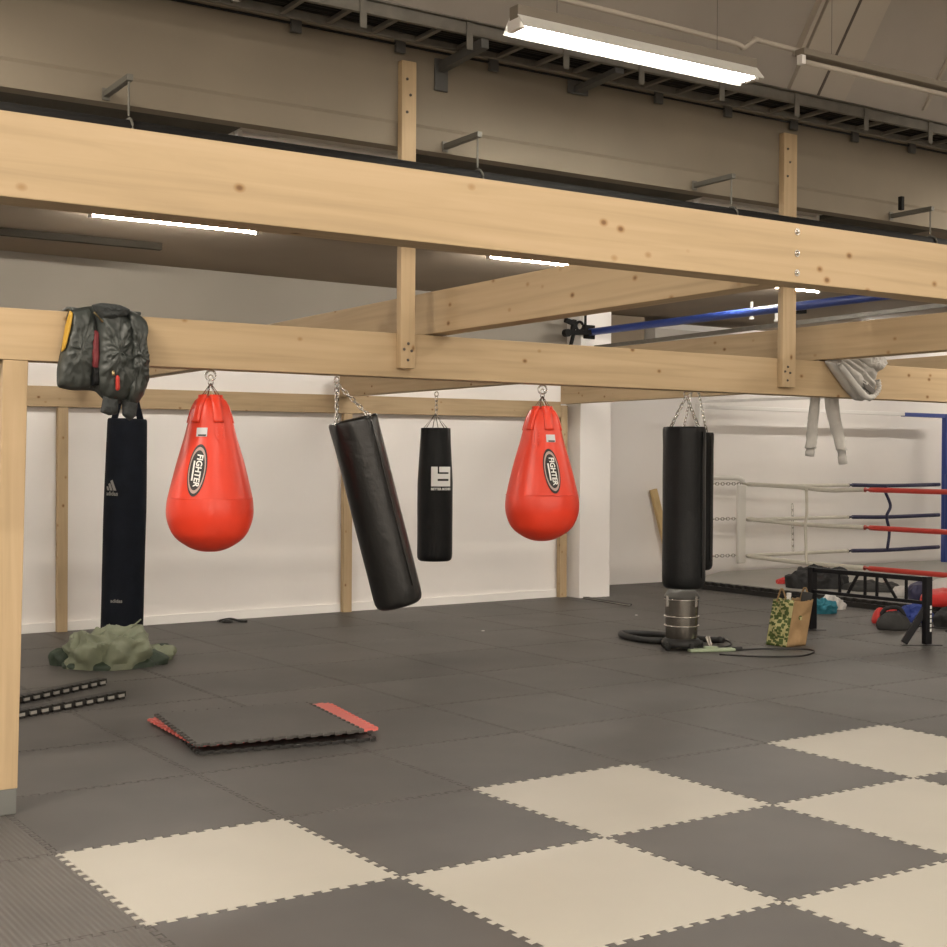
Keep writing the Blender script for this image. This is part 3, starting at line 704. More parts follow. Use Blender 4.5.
    fc = cyl_map((x, y), rf, ztop-.305, s_off+(.022 if s_off < 0 else -.008), .0048)
    bo = NB(); decal(bo, *rect_grid(-.016, -.018, .022, -.010, 5, 1), fc); part('bar_mark', bo, M['badgeblack'], pt)
    fc = cyl_map((x, y), rf, ztop-.30, s_off+(.105 if s_off < 0 else -.085), .004)
    b = NB(); vs, fs = disc_grid(.026, .052, 20, 3); decal(b, vs, fs, fc); o = part('reinforcement', b, M['red'], t, 'all')
    b = NB()
    for i in (-1, 1):
        for j in range(5):
            p = fc(i*.012, -.034+j*.017); n_ = (p-Vector((x, y, p.z))).normalized(); cyl(b, p, p+n_*.003, .003, .002, 8)
    part('rivet', b, M['red'], o)
    return t
teardrop(2.49, 6.185, ZB, 'red teardrop punching bag hanging left of the tilted black bag', .00485, -.062, 1, -.06)
teardrop(4.465, 6.185, ZB, 'red teardrop punching bag hanging beside the white column, right of the small logo bag', .00565, .055, 4, .10)

def heavy(name, c, r, zb, zt, mtm, label, group, taper=1.0, tilt=None, seed=0, gather=True, flat=1.0):
    """upright cylinder bag about c=(x,y) with rounded ends; tilt = matrix"""
    x, y = c; t = thing(name, (x, y, zb), label, 'punching bag', group)
    mt = Matrix.Translation((x, y, 0)); mt = tilt @ mt if tilt else mt
    L = zt-zb; P = [(0, zt-.012), (r*.5, zt-.010), (r*.86, zt-.004), (r*.95*taper, zt), (r*.99*taper, zt-.012), (r*taper, zt-.04)]
    for k in range(1, 12): f = k/12; P.append((r*(taper+(1-taper)*min(1, f*2.5)), zt-.04-(L-.11)*f))
    P += [(r, zb+.07), (r*.985, zb+.035), (r*.93, zb+.014), (r*.82, zb+.003), (r*.5, zb), (0, zb)]
    def warp(p, a):
        k = max(0, (p.z-(zt-.12))/.12) if gather else 0
        q = 1+.035*k*math.sin(a*9+seed)+.010*noise.noise(Vector((math.cos(a)*1.5, math.sin(a)*1.5, p.z*3+seed*7)))*2
        return Vector((p.x*q, p.y*q, p.z))
    b = NB(); lathe(b, P, mt, 48, warp); body = part('bag_body', b, mtm, t, 'all')
    return t, body, mt
HB = 'black hanging heavy bags'
# tilted black bag
cx, cy_ = 3.243, 6.185
zt_, zb_ = 1.79, .905
ang = math.radians(14.5); fwv = Vector((cx, cy_, 0)).normalized(); pv = Vector((cx, cy_, 1.86))
TI = Matrix.Translation(pv) @ Matrix.Rotation(-ang, 4, fwv) @ Matrix.Rotation(math.radians(3), 4, fwv.cross(Vector((0, 0, 1)))) @ Matrix.Translation(-pv)
t, body, mt = heavy('heavy_bag', (cx, cy_), .127, zt_-1.0, zt_, M['blackleather'], 'black glossy heavy bag hanging strongly tilted, right of the left red bag', HB, tilt=TI, seed=2)
hk = Vector((3.17, 6.185, ZB-.01))
for k in range(4):
    a = facing(cx, cy_)+PI/4+k*PI/2; p = TI @ Vector((cx+.119*math.cos(a), cy_+.119*math.sin(a), zt_-.004))
    b = NB(); chain(b, hk+Vector((0, 0, -.03)), p, .034, .0026, .009); part('chain', b, M['chrome'], t, 'all')
    b = NB(); ring(b, p, .012, .003, (.3, .9, 0)); part('d_ring', b, M['chrome'], t, 'all')
b = NB(); ring(b, hk+Vector((0, 0, -.016)), .018, .004, (1, .2, 0)); part('hanging_ring', b, M['chrome'], t, 'all')
b = NB(); p = [TI @ Vector((cx+.129*math.cos(facing(cx, cy_)+.75), cy_+.129*math.sin(facing(cx, cy_)+.75), z)) for z in (zt_-.03, zt_-.3, zt_-.6, zt_-.9)]; tube(b, spline(p, 4), .003, 5); part('seam', b, M['blackleather'], body, 'all')
# two heavy bags at right
def hung(c, r, zb, zt, hook, label, seed, mtm):
    t, body, mt = heavy('heavy_bag', c, r, zb, zt, mtm, label, HB, seed=seed)
    for k in range(4):
        a = facing(*c)+PI/4+k*PI/2; p = Vector((c[0]+r*.9*math.cos(a), c[1]+r*.9*math.sin(a), zt))
        b = NB(); chain(b, Vector(hook)+Vector((0, 0, -.03)), p, .034, .0028, .009); part('chain', b, M['chrome'], t, 'all')
    b = NB(); ring(b, Vector(hook)+Vector((0, 0, -.017)), .018, .004, (1, .3, 0)); part('hanging_ring', b, M['chrome'], t, 'all')
    b = NB(); a = facing(*c)+.95; q = [(c[0]+(r+.002)*math.cos(a), c[1]+(r+.002)*math.sin(a), zt-.03-(zt-zb-.1)*i/8) for i in range(9)]; tube(b, q, .004, 5); part('seam', b, mtm, body, 'all')
    return t
hung((5.54, 6.20), .130, .815, 1.795, (5.54, 6.185, ZB), 'large black heavy bag hanging directly above the steel vacuum cleaner', 5, M['blackmatte'])
hung((6.712, 7.40), .135, .80, 1.80, (6.708, 7.40, 2.249), 'black heavy bag half hidden behind the large bag above the vacuum cleaner', 9, M['blackmatte'])
# small logo bag
c3 = (6.69, 11.0)
t, body, mt = heavy('heavy_bag', c3, .168, .635, 1.90, M['blackmatte'], 'small matte black bag with white monogram, hanging far back between tilted and red bag', HB, taper=.84, seed=6)
b = NB(); ring(b, (6.70, 11.0, 2.222), .023, .005, (1, .3, 0)); part('hanging_ring', b, M['chrome'], t, 'all')
b = NB(); chain(b, (6.70, 11.0, 2.20), (6.70, 11.0, 2.03), .05, .004, .014); part('chain', b, M['chrome'], t, 'all')
for k in range(6):
    a = k*PI/3+.2; b = NB(); tube(b, [(6.69, 11.0, 2.035), (6.69+.12*math.cos(a), 11+.12*math.sin(a), 1.895)], .004, 6); part('hook_wire', b, M['chrome'], t, 'all')
rf3 = lambda z: .1695
fm = cyl_map(c3, rf3, 1.44, .062, .004); W3, H3 = .20, .185
b = NB()
for x0, y0, x1, y1 in ((0, 0, .30, 1), (.37, .72, 1, 1), (.87, 0, 1, .72), (.30, .38, .87, .64), (.30, 0, .87, .28)):
    decal(b, *rect_grid((x0-.5)*W3, (y0-.5)*H3, (x1-.5)*W3, (y1-.5)*H3, 5, 2), fm)
lg = part('logo', b, M['logowhite'], t, False, 'white square monogram')
vs, fs = text_tris('BETTER BODIES', .029, .0012); fm = cyl_map(c3, rf3, 1.322, .062, .004); b = NB(); decal(b, vs, fs, fm); part('lettering', b, M['logowhite'], lg)
# long slim bag with strap at the left
ca = (3.765, 11.2)
TA = Matrix.Translation((ca[0], ca[1], 1.9)) @ Matrix.Rotation(math.radians(1.3), 4, Vector((ca[0], ca[1], 0)).normalized()) @ Matrix.Translation((-ca[0], -ca[1], -1.9))
t, body, mt = heavy('heavy_bag', ca, .176, .065, 1.925, M['navycanvas'], 'long slim blue-black bag reaching almost to the floor behind the green bundle', HB, tilt=TA, seed=3, gather=False, taper=.93)
for s in (-1, 1):
    b = NB()
    p0 = TA @ Vector((ca[0]+RT.x*s*.115, ca[1]+RT.y*s*.115, 1.90)); p1 = Vector((ca[0]+RT.x*s*.03, ca[1]+RT.y*s*.03, 2.245))
    beam(b, p0, p1, .055, .008, FW); part('strap', b, M['navycanvas'], t)
b = NB(); ring(b, (ca[0], ca[1], 2.225), .022, .005, (1, .3, 0)); part('hanging_ring', b, M['chrome'], t, 'all')
rfa = lambda z: .1775
ph_ = cyl_map(ca, rfa, 1.315, -.118, .004, TA); b = NB()
for i, hgt in enumerate((.035, .062, .09)):
    x0 = -.052+i*.034; q = [(x0, 0), (x0+.026, 0), (x0+.026-hgt*.42, hgt), (x0-hgt*.42+.004, hgt*.86)]
    q = [(p[0]+.012, p[1]+.005) for p in q]; decal(b, q, [(0, 1, 2, 3)], ph_)
lg = part('logo', b, M['logogrey'], t, False, 'grey three-bar logo')
vs, fs = text_tris('adidas', .048, .001); vs = [(x_+.01, y_-.022) for x_, y_ in vs]; b = NB(); decal(b, vs, fs, ph_); part('lettering', b, M['logogrey'], lg)
ph_ = cyl_map(ca, rfa, .40, -.05, .004, TA); vs, fs = text_tris('adidas', .040, .001); b = NB(); decal(b, vs, fs, ph_); part('lettering', b, M['logogrey'], lg)

# ------------------------------------------------------------------ jacket over the beam
def JX(u, v, y=6.06):   # photo pixel on the jacket -> beam-front plane (x,z)
    d = RT*((u-473.5)/F_PX)+DN*((v-473.5)/F_PX)+FW; k = y/d.y; return (d.x*k, H+d.z*k)
jk = thing('bomber_jacket', (1.94, Y2+.05, 2.25), 'dark grey-green bomber jacket with red tag draped over the beam at left', 'jacket')
def jp(nm, px, y0, d, mt, seed, wr, lab=None, back=.01, ws=11, **k):
    b = NB(); pillow2d(b, [JX(*p) for p in px], y0, d, back, seed, wr, ws, **k); return part(nm, b, M[mt], jk, 'all', lab)
jp('back_panel', ((71, 309), (92, 305), (120, 306), (146, 317), (148, 345), (149, 368), (144, 396), (130, 404), (110, 400), (98, 390), (76, 390), (60, 387), (60, 368), (66, 340)), 6.112, .035, 'olive', 1, .006, back=.006)
jp('front_panel', ((72, 310), (92, 306), (97, 318), (97, 345), (93, 388), (76, 390), (59, 387), (59, 368), (65, 340)), 6.09, .050, 'olive', 2, .012)
jp('front_panel', ((95, 306), (113, 305), (129, 311), (135, 330), (138, 370), (134, 396), (123, 404), (107, 401), (97, 391), (93, 378), (96, 350), (97, 325)), 6.09, .085, 'olive', 3, .020, ws=13)
jp('sleeve', ((125, 307), (138, 312), (147, 319), (146, 342), (149, 366), (147, 386), (143, 399), (134, 409), (126, 405), (125, 385), (128, 350)), 6.085, .085, 'olive', 4, .024, ws=16)
jp('cuff', ((104, 396), (119, 398), (118, 414), (110, 415.5), (101, 412)), 6.07, .035, 'olivedark', 5, .005, 'dark ribbed cuff')
jp('cuff', ((122, 398), (138, 400), (136, 417), (130, 421), (123, 415)), 6.07, .035, 'olivedark', 6, .005, 'dark ribbed cuff')
jp('collar', ((91, 305), (100, 303), (118, 305), (129, 310), (126, 317), (110, 321), (98, 320)), 6.055, .060, 'olivedark', 7, .010)
jp('lining', ((70.5, 310), (73, 311), (70, 330), (64, 352), (62, 352), (66, 326)), 6.075, .040, 'orange', 8, .003, 'yellow-orange lining edge')
jp('lining', ((93, 329), (98, 331), (98.5, 358), (97, 374), (92, 374), (90, 352)), 6.06, .030, 'maroon', 9, .003, 'maroon lining in the opening')
jp('lining', ((91, 366), (98, 366), (98, 386), (91, 387)), 6.056, .030, 'blackmatte', 9, .003, 'black patch as shade in the opening')  # black patch paints the shade inside the jacket opening
jp('zip_tag', ((110.5, 376), (114, 376), (114.5, 391), (110.5, 392)), 5.985, .010, 'redtag', 9, .001, 'red pocket tag', n=30)
b = NB(); q = [JX(91.5, 313), JX(99, 323)]; tube(b, [(q[0][0], 6.02, q[0][1]), (q[1][0], 6.005, q[1][1])], .006, 6); q = JX(112.4, 371, 6.0); cyl(b, (q[0], 5.99, q[1]), (q[0], 5.985, q[1]-.02), .006); part('zip', b, M['brass'], jk, 'all', 'brass zip pull')
b = NB()   # part lying over the top of the beam and down its rear side
def over(u, v):
    x = JX(74, 311)[0]+u*(JX(144, 311)[0]-JX(74, 311)[0]); w = .008*noise.noise(Vector((x*12, v*5, 3)))
    if v < .5: yy = 6.10+(Y2+.135-6.10)*v*2; z = ZT+.0008+.012*math.sin(PI*min(1, v*2))+abs(w)
    else: yy = Y2+.135+.01*math.sin(x*30); z = ZT+.012-(v-.5)*.5+w*.3
    return Vector((x, yy, z))
sheet(b, 22, 16, over); o = part('rear_panel', b, M['olive'], jk, 'all'); md = o.modifiers.new('solid', 'SOLIDIFY'); md.thickness = .012; md.offset = 1

# ------------------------------------------------------------------ hoodie over the beam
hd = thing('hoodie', (6.9, Y2+.05, 2.25), 'light grey hoodie crumpled over the beam at right, sleeves hanging below', 'hoodie')
HX = lambda u, v: JX(u, v, 6.07)
b = NB()
def hs(u, v):    # u: along the beam, v: from the rear over the top to the front hem
    x0 = HX(826, 365)[0]; xr = 6.785; x1 = HX(881, 365)[0]
    hem_px = [(831, 365), (838, 375), (846, 385), (855, 397), (862, 400), (868, 397), (871, 388), (876, 374), (880, 366)]
    k = u*(len(hem_px)-1); i = min(int(k), len(hem_px)-2); f = k-i; hp = HX(hem_px[i][0]*(1-f)+hem_px[i+1][0]*f, hem_px[i][1]*(1-f)+hem_px[i+1][1]*f)
    xt = x0+(x1-x0)*u
    fold = abs(noise.noise(Vector((u*7.5, v*1.2, 11))))*.075+.03*math.sin(u*19+v*4)
    if v < .5: xt = xr+(x1-xr)*u
    if v < .25: return Vector((xt, Y2+.135+.012*math.sin(u*20), 2.10+(ZT+.016-2.10)*v/.25))
    if v < .5:
        w = (v-.25)/.25; xt = xt+(x0+(x1-x0)*u-xt)*max(0, (w-.9)/.1); return Vector((xt+.02*noise.noise(Vector((u*6, v*4, 2))), Y2+.135+(6.085-Y2-.135)*w, ZT+.02+.05*math.sin(PI*w)*(.5+.9*u)+fold*.5))
    w = (v-.5)/.5; zt2 = ZT+.02
    return Vector((xt+(hp[0]-xt)*w, 6.085-.035*math.sin(PI*min(1, w*1.1))-max(0, fold)*math.sin(PI*min(1, w+.15))*1.0, zt2+(hp[1]-zt2)*w))
b.free(); b = NB()
def hs2(u, v):
    x1 = HX(880, 365)[0]; xt = 6.785+(x1-6.785)*u
    if v < .4: return Vector((xt, Y2+.128+.008*math.sin(u*20), 2.10+(ZT+.006-2.10)*v/.4))
    w = (v-.4)/.6; return Vector((xt, Y2+.128+(6.075-Y2-.128)*w, ZT+.006+.075*math.sin(PI*w)*(.3+.7*u)+.03*abs(noise.noise(Vector((u*7, w*3, 4))))*math.sin(PI*w)))
sheet(b, 30, 24, hs2); o = part('rear_panel', b, M['hood'], hd, 'all'); md = o.modifiers.new('solid', 'SOLIDIFY'); md.thickness = .010; md.offset = 1
fx, fz = HX(840, 368); gx, gz = HX(866, 398); dl = math.hypot(gx-fx, gz-fz); pxn, pzn = -(gz-fz)/dl, (gx-fx)/dl
def hridge(x, z):
    q = (x-fx)*pxn+(z-fz)*pzn; l = ((x-fx)*(gx-fx)+(z-fz)*(gz-fz))/dl/dl
    q += .03*noise.noise(Vector((x*9, z*9, 2)))-.03*l*l
    return .020*math.sin(q*115)+.010*math.sin(q*230+1)+.012*noise.noise(Vector((x*22, z*22, 7)))
def hp(nm, px, y0, d, mt, seed, wr, lab=None, **k):
    b = NB(); pillow2d(b, [HX(*p) for p in px], y0, d, .008, seed, wr, 12, **k); return part(nm, b, M[mt], hd, 'all', lab)
hp('body', ((828, 361), (838, 357), (852, 355), (868, 355), (877, 357), (883, 364), (879, 372), (875, 378), (877, 386), (873, 396), (867, 401), (858, 400), (848, 389), (838, 375)), 6.105, .085, 'hood', 1, .006, ridge=hridge, pw=2.6)
hp('hood', ((850, 356), (866, 354), (878, 357), (883, 364), (876, 371), (862, 368)), 6.045, .055, 'hood', 4, .014)
hp('opening', ((855, 380), (860, 383), (869, 391), (866, 395), (858, 389)), 6.012, .004, 'hoodshade', 2, .001, 'fold opening painted dark as shade', n=40)  # darker jersey patch stands in for shade inside the fold
b = NB(); q3 = spline([(*(lambda p: (p[0], 6.02, p[1]))(HX(*p)),) for p in ((833, 364), (842, 376), (851, 388), (860, 397), (868, 397))], 6); tube(b, q3, [.022*(.5+.5*math.sin(PI*(.12+.8*i/(len(q3)-1)))) for i in range(len(q3))], 12); part('fold', b, M['hood'], hd, 'all')
b = NB(); q3 = spline([(*(lambda p: (p[0], 6.03, p[1]))(HX(*p)),) for p in ((873, 380), (874, 388), (870, 395), (864, 399))], 10)
tube(b, q3, [.017+.003*math.sin(i*1.9) for i in range(len(q3))], 12)
part('ribbed_hem', b, M['hood'], hd, 'all')
SX = lambda u, v: JX(u, v, 6.30)
for pts, cuff in (([(815, 385), (814, 405), (812, 425), (811, 440), (810, 448)], ((810, 447), (809, 456))), ([(830, 385), (831, 402), (834, 420), (838, 437), (841, 450)], ((841, 450), (842.5, 464)))):
    wide = pts[0][0] > 820
    q = [SX(*p) for p in pts]; b = NB(); pp = spline([(p[0], 6.295, p[1]) for p in q], 6)
    n = len(pp); sx = 1.45 if wide else 1.0
    rings = []
    for i, p in enumerate(pp):
        r = (.060 if wide else .038)+((-.018 if wide else .006)*i/n)
        rings.append([b.verts.new(p+Vector((r*math.cos(2*PI*k/18)*1.05, .6*r*math.sin(2*PI*k/18)+.008*noise.noise(Vector((i*.35, k*.9, 1))), .004*math.sin(k*2+i)))) for k in range(18)])
    for A, B in zip(rings, rings[1:]):
        for k in range(18): b.faces.new((A[k], A[(k+1) % 18], B[(k+1) % 18], B[k]))
    b.faces.new(rings[0]); b.faces.new(rings[-1][::-1]); sl = part('sleeve', b, M['hood'], hd, 'all')
    b = NB(); c0, c1 = SX(*cuff[0]), SX(*cuff[1]); tube(b, [(c0[0], 6.295, c0[1]), ((c0[0]+c1[0])/2, 6.295, (c0[1]+c1[1])/2), (c1[0], 6.295, c1[1])], [.032, .031, .029], 16); part('cuff', b, M['hood'], sl, 'all')

# ------------------------------------------------------------------ things on the floor, left
def crumple(bm, c, rx, ry, h, seed=0, rot=0, amp=.05, cell=.14, nx=90, nr=34, flat=.55):
    """creased cloth bundle: half ellipsoid pushed in and out along its normals by cell facets, flat underneath"""
    c = Vector(c); cr, sr = math.cos(rot), math.sin(rot); rings = []
    for j in range(nr+1):
        t = j/nr; row = []; ph = t*PI*.5
        for k in range(nx):
            a = 2*PI*k/nx; ro = 1+.22*noise.noise(Vector((math.cos(a)*1.6, math.sin(a)*1.6, seed)))
            s_ = math.sin(ph)**.8; n = Vector((math.cos(a)*s_/rx, math.sin(a)*s_/ry, math.cos(ph)/h)).normalized()
            p = Vector((rx*ro*s_*math.cos(a), ry*ro*s_*math.sin(a), h*max(0, math.cos(ph))**flat))
            q = p/cell+Vector((seed*3.3, seed, 0)); q += .35*noise.noise_vector(q*1.3)
            d1 = noise.voronoi(q)[0]; d2 = noise.voronoi(q*2.3+Vector((5, 1, 2)))[0]
            dd = amp*(min(1, d1[0])*1.3-.55+.35*(min(1, d2[0])-.5))+amp*.7*noise.noise(p*5+Vector((seed, 0, 0)))
            p = p+n*dd*(1 if t < .93 else (1-t)/.07*.6+.4)
            p.z = max(p.z, 0) if t < 1 else 0
            row.append(bm.verts.new(c+Vector((p.x*cr-p.y*sr, p.x*sr+p.y*cr, p.z))))
            if j == 0: break
        rings.append(row)
    for A, B in zip(rings, rings[1:]):
        for k in range(nx):
            k2 = (k+1) % nx
            bm.faces.new((A[0], B[k], B[k2]) if len(A) == 1 else (A[k], B[k], B[k2], A[k2]))
    bm.faces.new(rings[-1][::-1])
b = NB(); crumple(b, (3.27, 10.24, .001), .35, .24, .25, 3, -.55, .13, .15); crumple(b, (3.68, 10.36, .001), .17, .13, .12, 8, .2, .07, .11, 60, 22)
tb = thing('kit_bundle', (3.35, 10.25, 0), 'crumpled sage green nylon bundle on the floor in front of the long slim bag', 'bundle')
part('cloth', b, M['tarp'], tb, 35)
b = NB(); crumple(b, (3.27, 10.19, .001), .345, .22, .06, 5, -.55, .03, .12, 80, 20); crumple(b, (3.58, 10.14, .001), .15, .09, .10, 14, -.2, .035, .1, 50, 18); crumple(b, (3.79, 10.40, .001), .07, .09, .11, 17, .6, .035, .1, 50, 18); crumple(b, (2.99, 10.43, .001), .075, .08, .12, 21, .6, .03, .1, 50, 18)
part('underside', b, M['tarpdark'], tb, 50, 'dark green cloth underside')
b = NB(); tube(b, [(3.32, 10.2, .20), (3.45, 10.2, .27), (3.55, 10.22, .34)], .006, 6); part('drawcord', b, M['tarp'], tb, 'all')

def edge_strip(p0, p1, label, mt_top, mt_low, w=.055, th=.022, z=0, lift=0):
    """interlocking edge strip of a two-tone mat: black top layer, pale lower layer"""
    p0 = Vector((*p0, z)); p1 = Vector((*p1, z)); d = (p1-p0).normalized(); L = (p1-p0).length; s = Vector((-d.y, d.x, 0))
    mtx = Matrix((d, s, Vector((0, 0, 1)))).transposed().to_4x4(); mtx.translation = p0
    t = thing('edge_strip', (p0+p1)/2, label, 'mat edge strip', 'loose toothed mat edge strips')
    n = 13; k = L/n; poly = [(0, w), (0, 0)]
    for i in range(n): x = i*k; poly += [(x+.30*k, 0), (x+.22*k, -.028), (x+.78*k, -.028), (x+.70*k, 0)]
    poly += [(L, 0), (L, w)]
    b = NB(); prism(b, poly, th*.0, th*.5, mtx); part('lower_layer', b, mt_low, t, label='pale lower foam layer')
    b = NB(); prism(b, poly, th*.5, th, mtx); part('top_layer', b, mt_top, t)
    b = NB()
    for i in range(n+1):
        x = i*k; lo = mtx @ Vector((x-.18*k, -.006, 0)); box(b, (max(0, x-.22*k), -.004, 0), (min(L, x+.22*k), .004, th*1.0), 0, mtx)
    part('notch', b, mt_top, t)
    return t
def edge_strip2(p0, p1, label, w=.06, th=.048, n=12):
    """stack of two toothed strips, black over pale, teeth facing the viewer"""
    p0 = Vector((*p0, 0)); p1 = Vector((*p1, 0)); d = (p1-p0).normalized(); L = (p1-p0).length; s = Vector((-d.y, d.x, 0))
    mtx = Matrix((d, s, Vector((0, 0, 1)))).transposed().to_4x4(); mtx.translation = p0
    t = thing('edge_strip', (p0+p1)/2, label, 'mat edge strip', 'loose toothed mat edge strips'); k = L/n
    def poly(ph, dep):
        P = [(0, w), (0, 0)]
        for i in range(n): x = i*k+ph*k; P += [(x+.24*k, 0), (x+.18*k, -dep), (x+.72*k, -dep), (x+.66*k, 0)]
        return P+[(L, 0), (L, w)]
    b = NB(); prism(b, poly(.1, .026), 0, th*.30, mtx); part('base_layer', b, M['foamblack'], t)
    b = NB(); prism(b, [(x, y) for x, y in poly(.1, .024)], th*.30, th*.72, mtx); part('tooth_layer', b, M['foamgrey'], t, label='pale grey foam teeth')
    b = NB(); prism(b, poly(.1, .026), th*.72, th, mtx)
    for i in range(n+1):
        x = i*k; box(b, (max(0, x-.02*k-.08*k), -.020, th*.3), (min(L, x+.20*k), .0, th*.98), 0, mtx)
    part('top_layer', b, M['foamblack'], t)
    return t
edge_strip2((2.05, 8.755), (2.985, 9.345), 'toothed edge strip on the floor by the left post, rear one of two')
edge_strip2((1.95, 8.30), (2.930, 8.765), 'toothed edge strip on the floor by the left post, front one of two')
edge_strip2((9.59, 11.60), (9.66, 12.50), 'narrow toothed edge strip lying on the floor in front of the white column', w=.035, th=.022)
b = NB(); lump(b, (5.16, 12.36, .001), .055, .035, .028, 3, -.4, .4, 26); o = thing('hand_wrap', (5.2, 12.38, 0), 'small black wrap lying on the floor by the baseboard under the left red bag', 'wrap'); part('roll', b, M['foamblack'], o, 'all')
b = NB(); tube(b, spline([(5.08, 12.42, .012), (5.20, 12.40, .03), (5.28, 12.33, .012), (5.33, 12.28, .010)]), .013, 6); part('loose_end', b, M['foamblack'], o, 'all')
for i, (x, y, lab) in enumerate(((6.95, 10.55, 'tiny white paper scrap on the dark floor behind the tilted bag'), (9.05, 10.85, 'tiny white paper scrap on the dark floor in front of the right red bag'))):
    b = NB(); lump(b, (x, y, .0005), .022, .012, .006, i+2, .5, .5, 14); tag(part('paper_scrap', b, M['clothwhite']), lab, 'paper scrap', 'paper scraps')

# stack of loose mats
def loose(p, ang, z, th, mt, label, sag=0, sx=1, sy=1):
    mtx = Matrix.Translation((p[0], p[1], 0)) @ Matrix.Rotation(ang, 4, 'Z') @ Matrix.Diagonal((sx, sy, 1, 1))
    bm = mat_bm(th, z+th, mtx, .003)
    return tag(part('loose_mat', bm, mt), label, 'floor mat', 'stacked loose mats')
loose((2.70, 6.845), -.16, .001, .016, M['foamblack'], 'black foam mat at the bottom of the loose mat stack')
loose((2.745, 6.965), -.03, .0172, .013, M['foamred'], 'coral red foam mat lying second lowest in the loose mat stack', sx=1.0, sy=.88)
loose((2.80, 6.955), -.15, .0304, .013, M['foamred'], 'coral red foam mat just under the stack top, its edge showing at right', sx=.98, sy=.90)
loose((2.69, 6.86), -.125, .0436, .013, M['foamdark'], 'charcoal foam mat lying on top of the loose mat stack', sx=.96)

# ------------------------------------------------------------------ vacuum cleaner
vx, vy = 7.72, 8.66
va = thing('vacuum_cleaner', (vx, vy, 0), 'steel drum wet vacuum cleaner on the floor under the large black bag', 'vacuum cleaner')
mt = Matrix.Translation((vx, vy, 0))
b = NB(); lathe(b, [(0, .085), (.125, .085), (.132, .10), (.136, .20), (.140, .20), (.140, .212), (.137, .214), (.139, .275), (.143, .278), (.143, .290), (.139, .292), (.143, .42), (.147, .425), (.147, .435), (0, .437)], mt, 40); part('drum', b, M['drum'], va, 30, 'shiny ribbed steel drum')
for zr in (.206, .284, .428):
    b = NB(); tube(b, [(vx+.143*math.cos(k*PI/20), vy+.143*math.sin(k*PI/20), zr) for k in range(40)], .007, 8, True); part('drum_ring', b, M['chrome'], va, 'all')
b = NB(); lathe(b, [(0, .437), (.15, .437), (.152, .45), (.140, .47), (.12, .50), (.07, .515), (0, .518)], mt, 32); part('lid', b, M['greysteel'], va, 'all')
b = NB(); lathe(b, [(0, .03), (.15, .03), (.165, .04), (.168, .07), (.145, .095), (.130, .10), (0, .10)], mt, 32); part('base', b, M['rubber'], va, 'all', 'black base ring')
for k in range(5):
    a = facing(vx, vy)+k*2*PI/5+.5; c = Vector((vx+.160*math.cos(a), vy+.160*math.sin(a), .026)); ax = Vector((-math.sin(a), math.cos(a), 0))
    b = NB(); cyl(b, c-ax*.014, c+ax*.014, .026, seg=14); box(b, (c.x-.02, c.y-.02, .03), (c.x+.02, c.y+.02, .075), .006); part('castor', b, M['rubber'], va, 40)
for s in (-1, 1):
    b = NB(); a = facing(vx, vy)+s*.9; p = Vector((vx+.150*math.cos(a), vy+.150*math.sin(a), 0)); beam(b, p+Vector((0, 0, .37)), p+Vector((0, 0, .46)), .03, .012, (math.cos(a), math.sin(a), 0)); part('latch', b, M['chrome'], va)
b = NB(); hp = [(vx-.12, vy-.10, .06), (7.56, 9.0, .03), (7.62, 9.35, .028), (7.82, 9.60, .028), (8.05, 9.55, .03), (8.1, 9.2, .03), (8.25, 8.95, .03), (8.10, 8.75, .05), (7.97, 8.62, .08)]
hp = [(vx+.10, vy+.12, .09), (8.0, 9.30, .04), (7.85, 9.58, .03), (7.74, 9.46, .028), (7.70, 9.2, .028), (7.78, 8.98, .028)]
tube(b, spline(hp, 8), .028, 12); part('hose', b, M['rubber'], va, 'all', 'black hose loop')
b = NB(); tube(b, spline([(7.86, 8.80, .10), (8.02, 8.86, .06), (8.2, 8.84, .03), (8.22, 8.70, .04), (8.12, 8.62, .06)], 8), .028, 12); part('hose', b, M['rubber'], va, 'all')
nz = thing('floor_nozzle', (7.88, 8.43, 0), 'pale floor nozzle with silver tube lying in front of the vacuum cleaner', 'nozzle')
b = NB(); cyl(b, (8.02, 8.66, .075), (7.86, 8.45, .03), .022, .02, 14); part('wand', b, M['chrome'], nz, 40)
b = NB(); beam(b, (7.66, 8.50, .014), (8.04, 8.36, .014), .075, .026, bev=.008); part('head', b, M['sagetool'], nz, label='pale green nozzle head')
b = NB(); beam(b, (7.80, 8.47, .034), (7.90, 8.41, .034), .06, .016, bev=.005); part('neck', b, M['sagetool'], nz)
b = NB(); cp = [(7.95, 8.42, .012), (8.10, 8.36, .007), (8.30, 8.30, .007), (8.48, 8.20, .007), (8.62, 8.06, .007), (8.52, 7.92, .007), (8.25, 7.83, .007), (7.95, 7.98, .007), (7.76, 8.24, .007)]
tube(b, spline(cp, 8), .007, 6); tube(b, spline([(8.0, 8.5, .01), (8.25, 8.62, .007), (8.42, 8.86, .007), (8.28, 9.05, .007), (8.05, 8.95, .007)], 8), .007, 6)
pc = thing('power_cord', (8.2, 8.3, 0), 'thin black power cord looping on the floor from vacuum cleaner to paper bag', 'cord')
part('cable', b, M['rubber'], pc, 'all')
b = NB(); beam(b, (8.03, 8.37, .018), (8.12, 8.35, .018), .032, .03, bev=.008); part('plug', b, M['rubber'], pc)

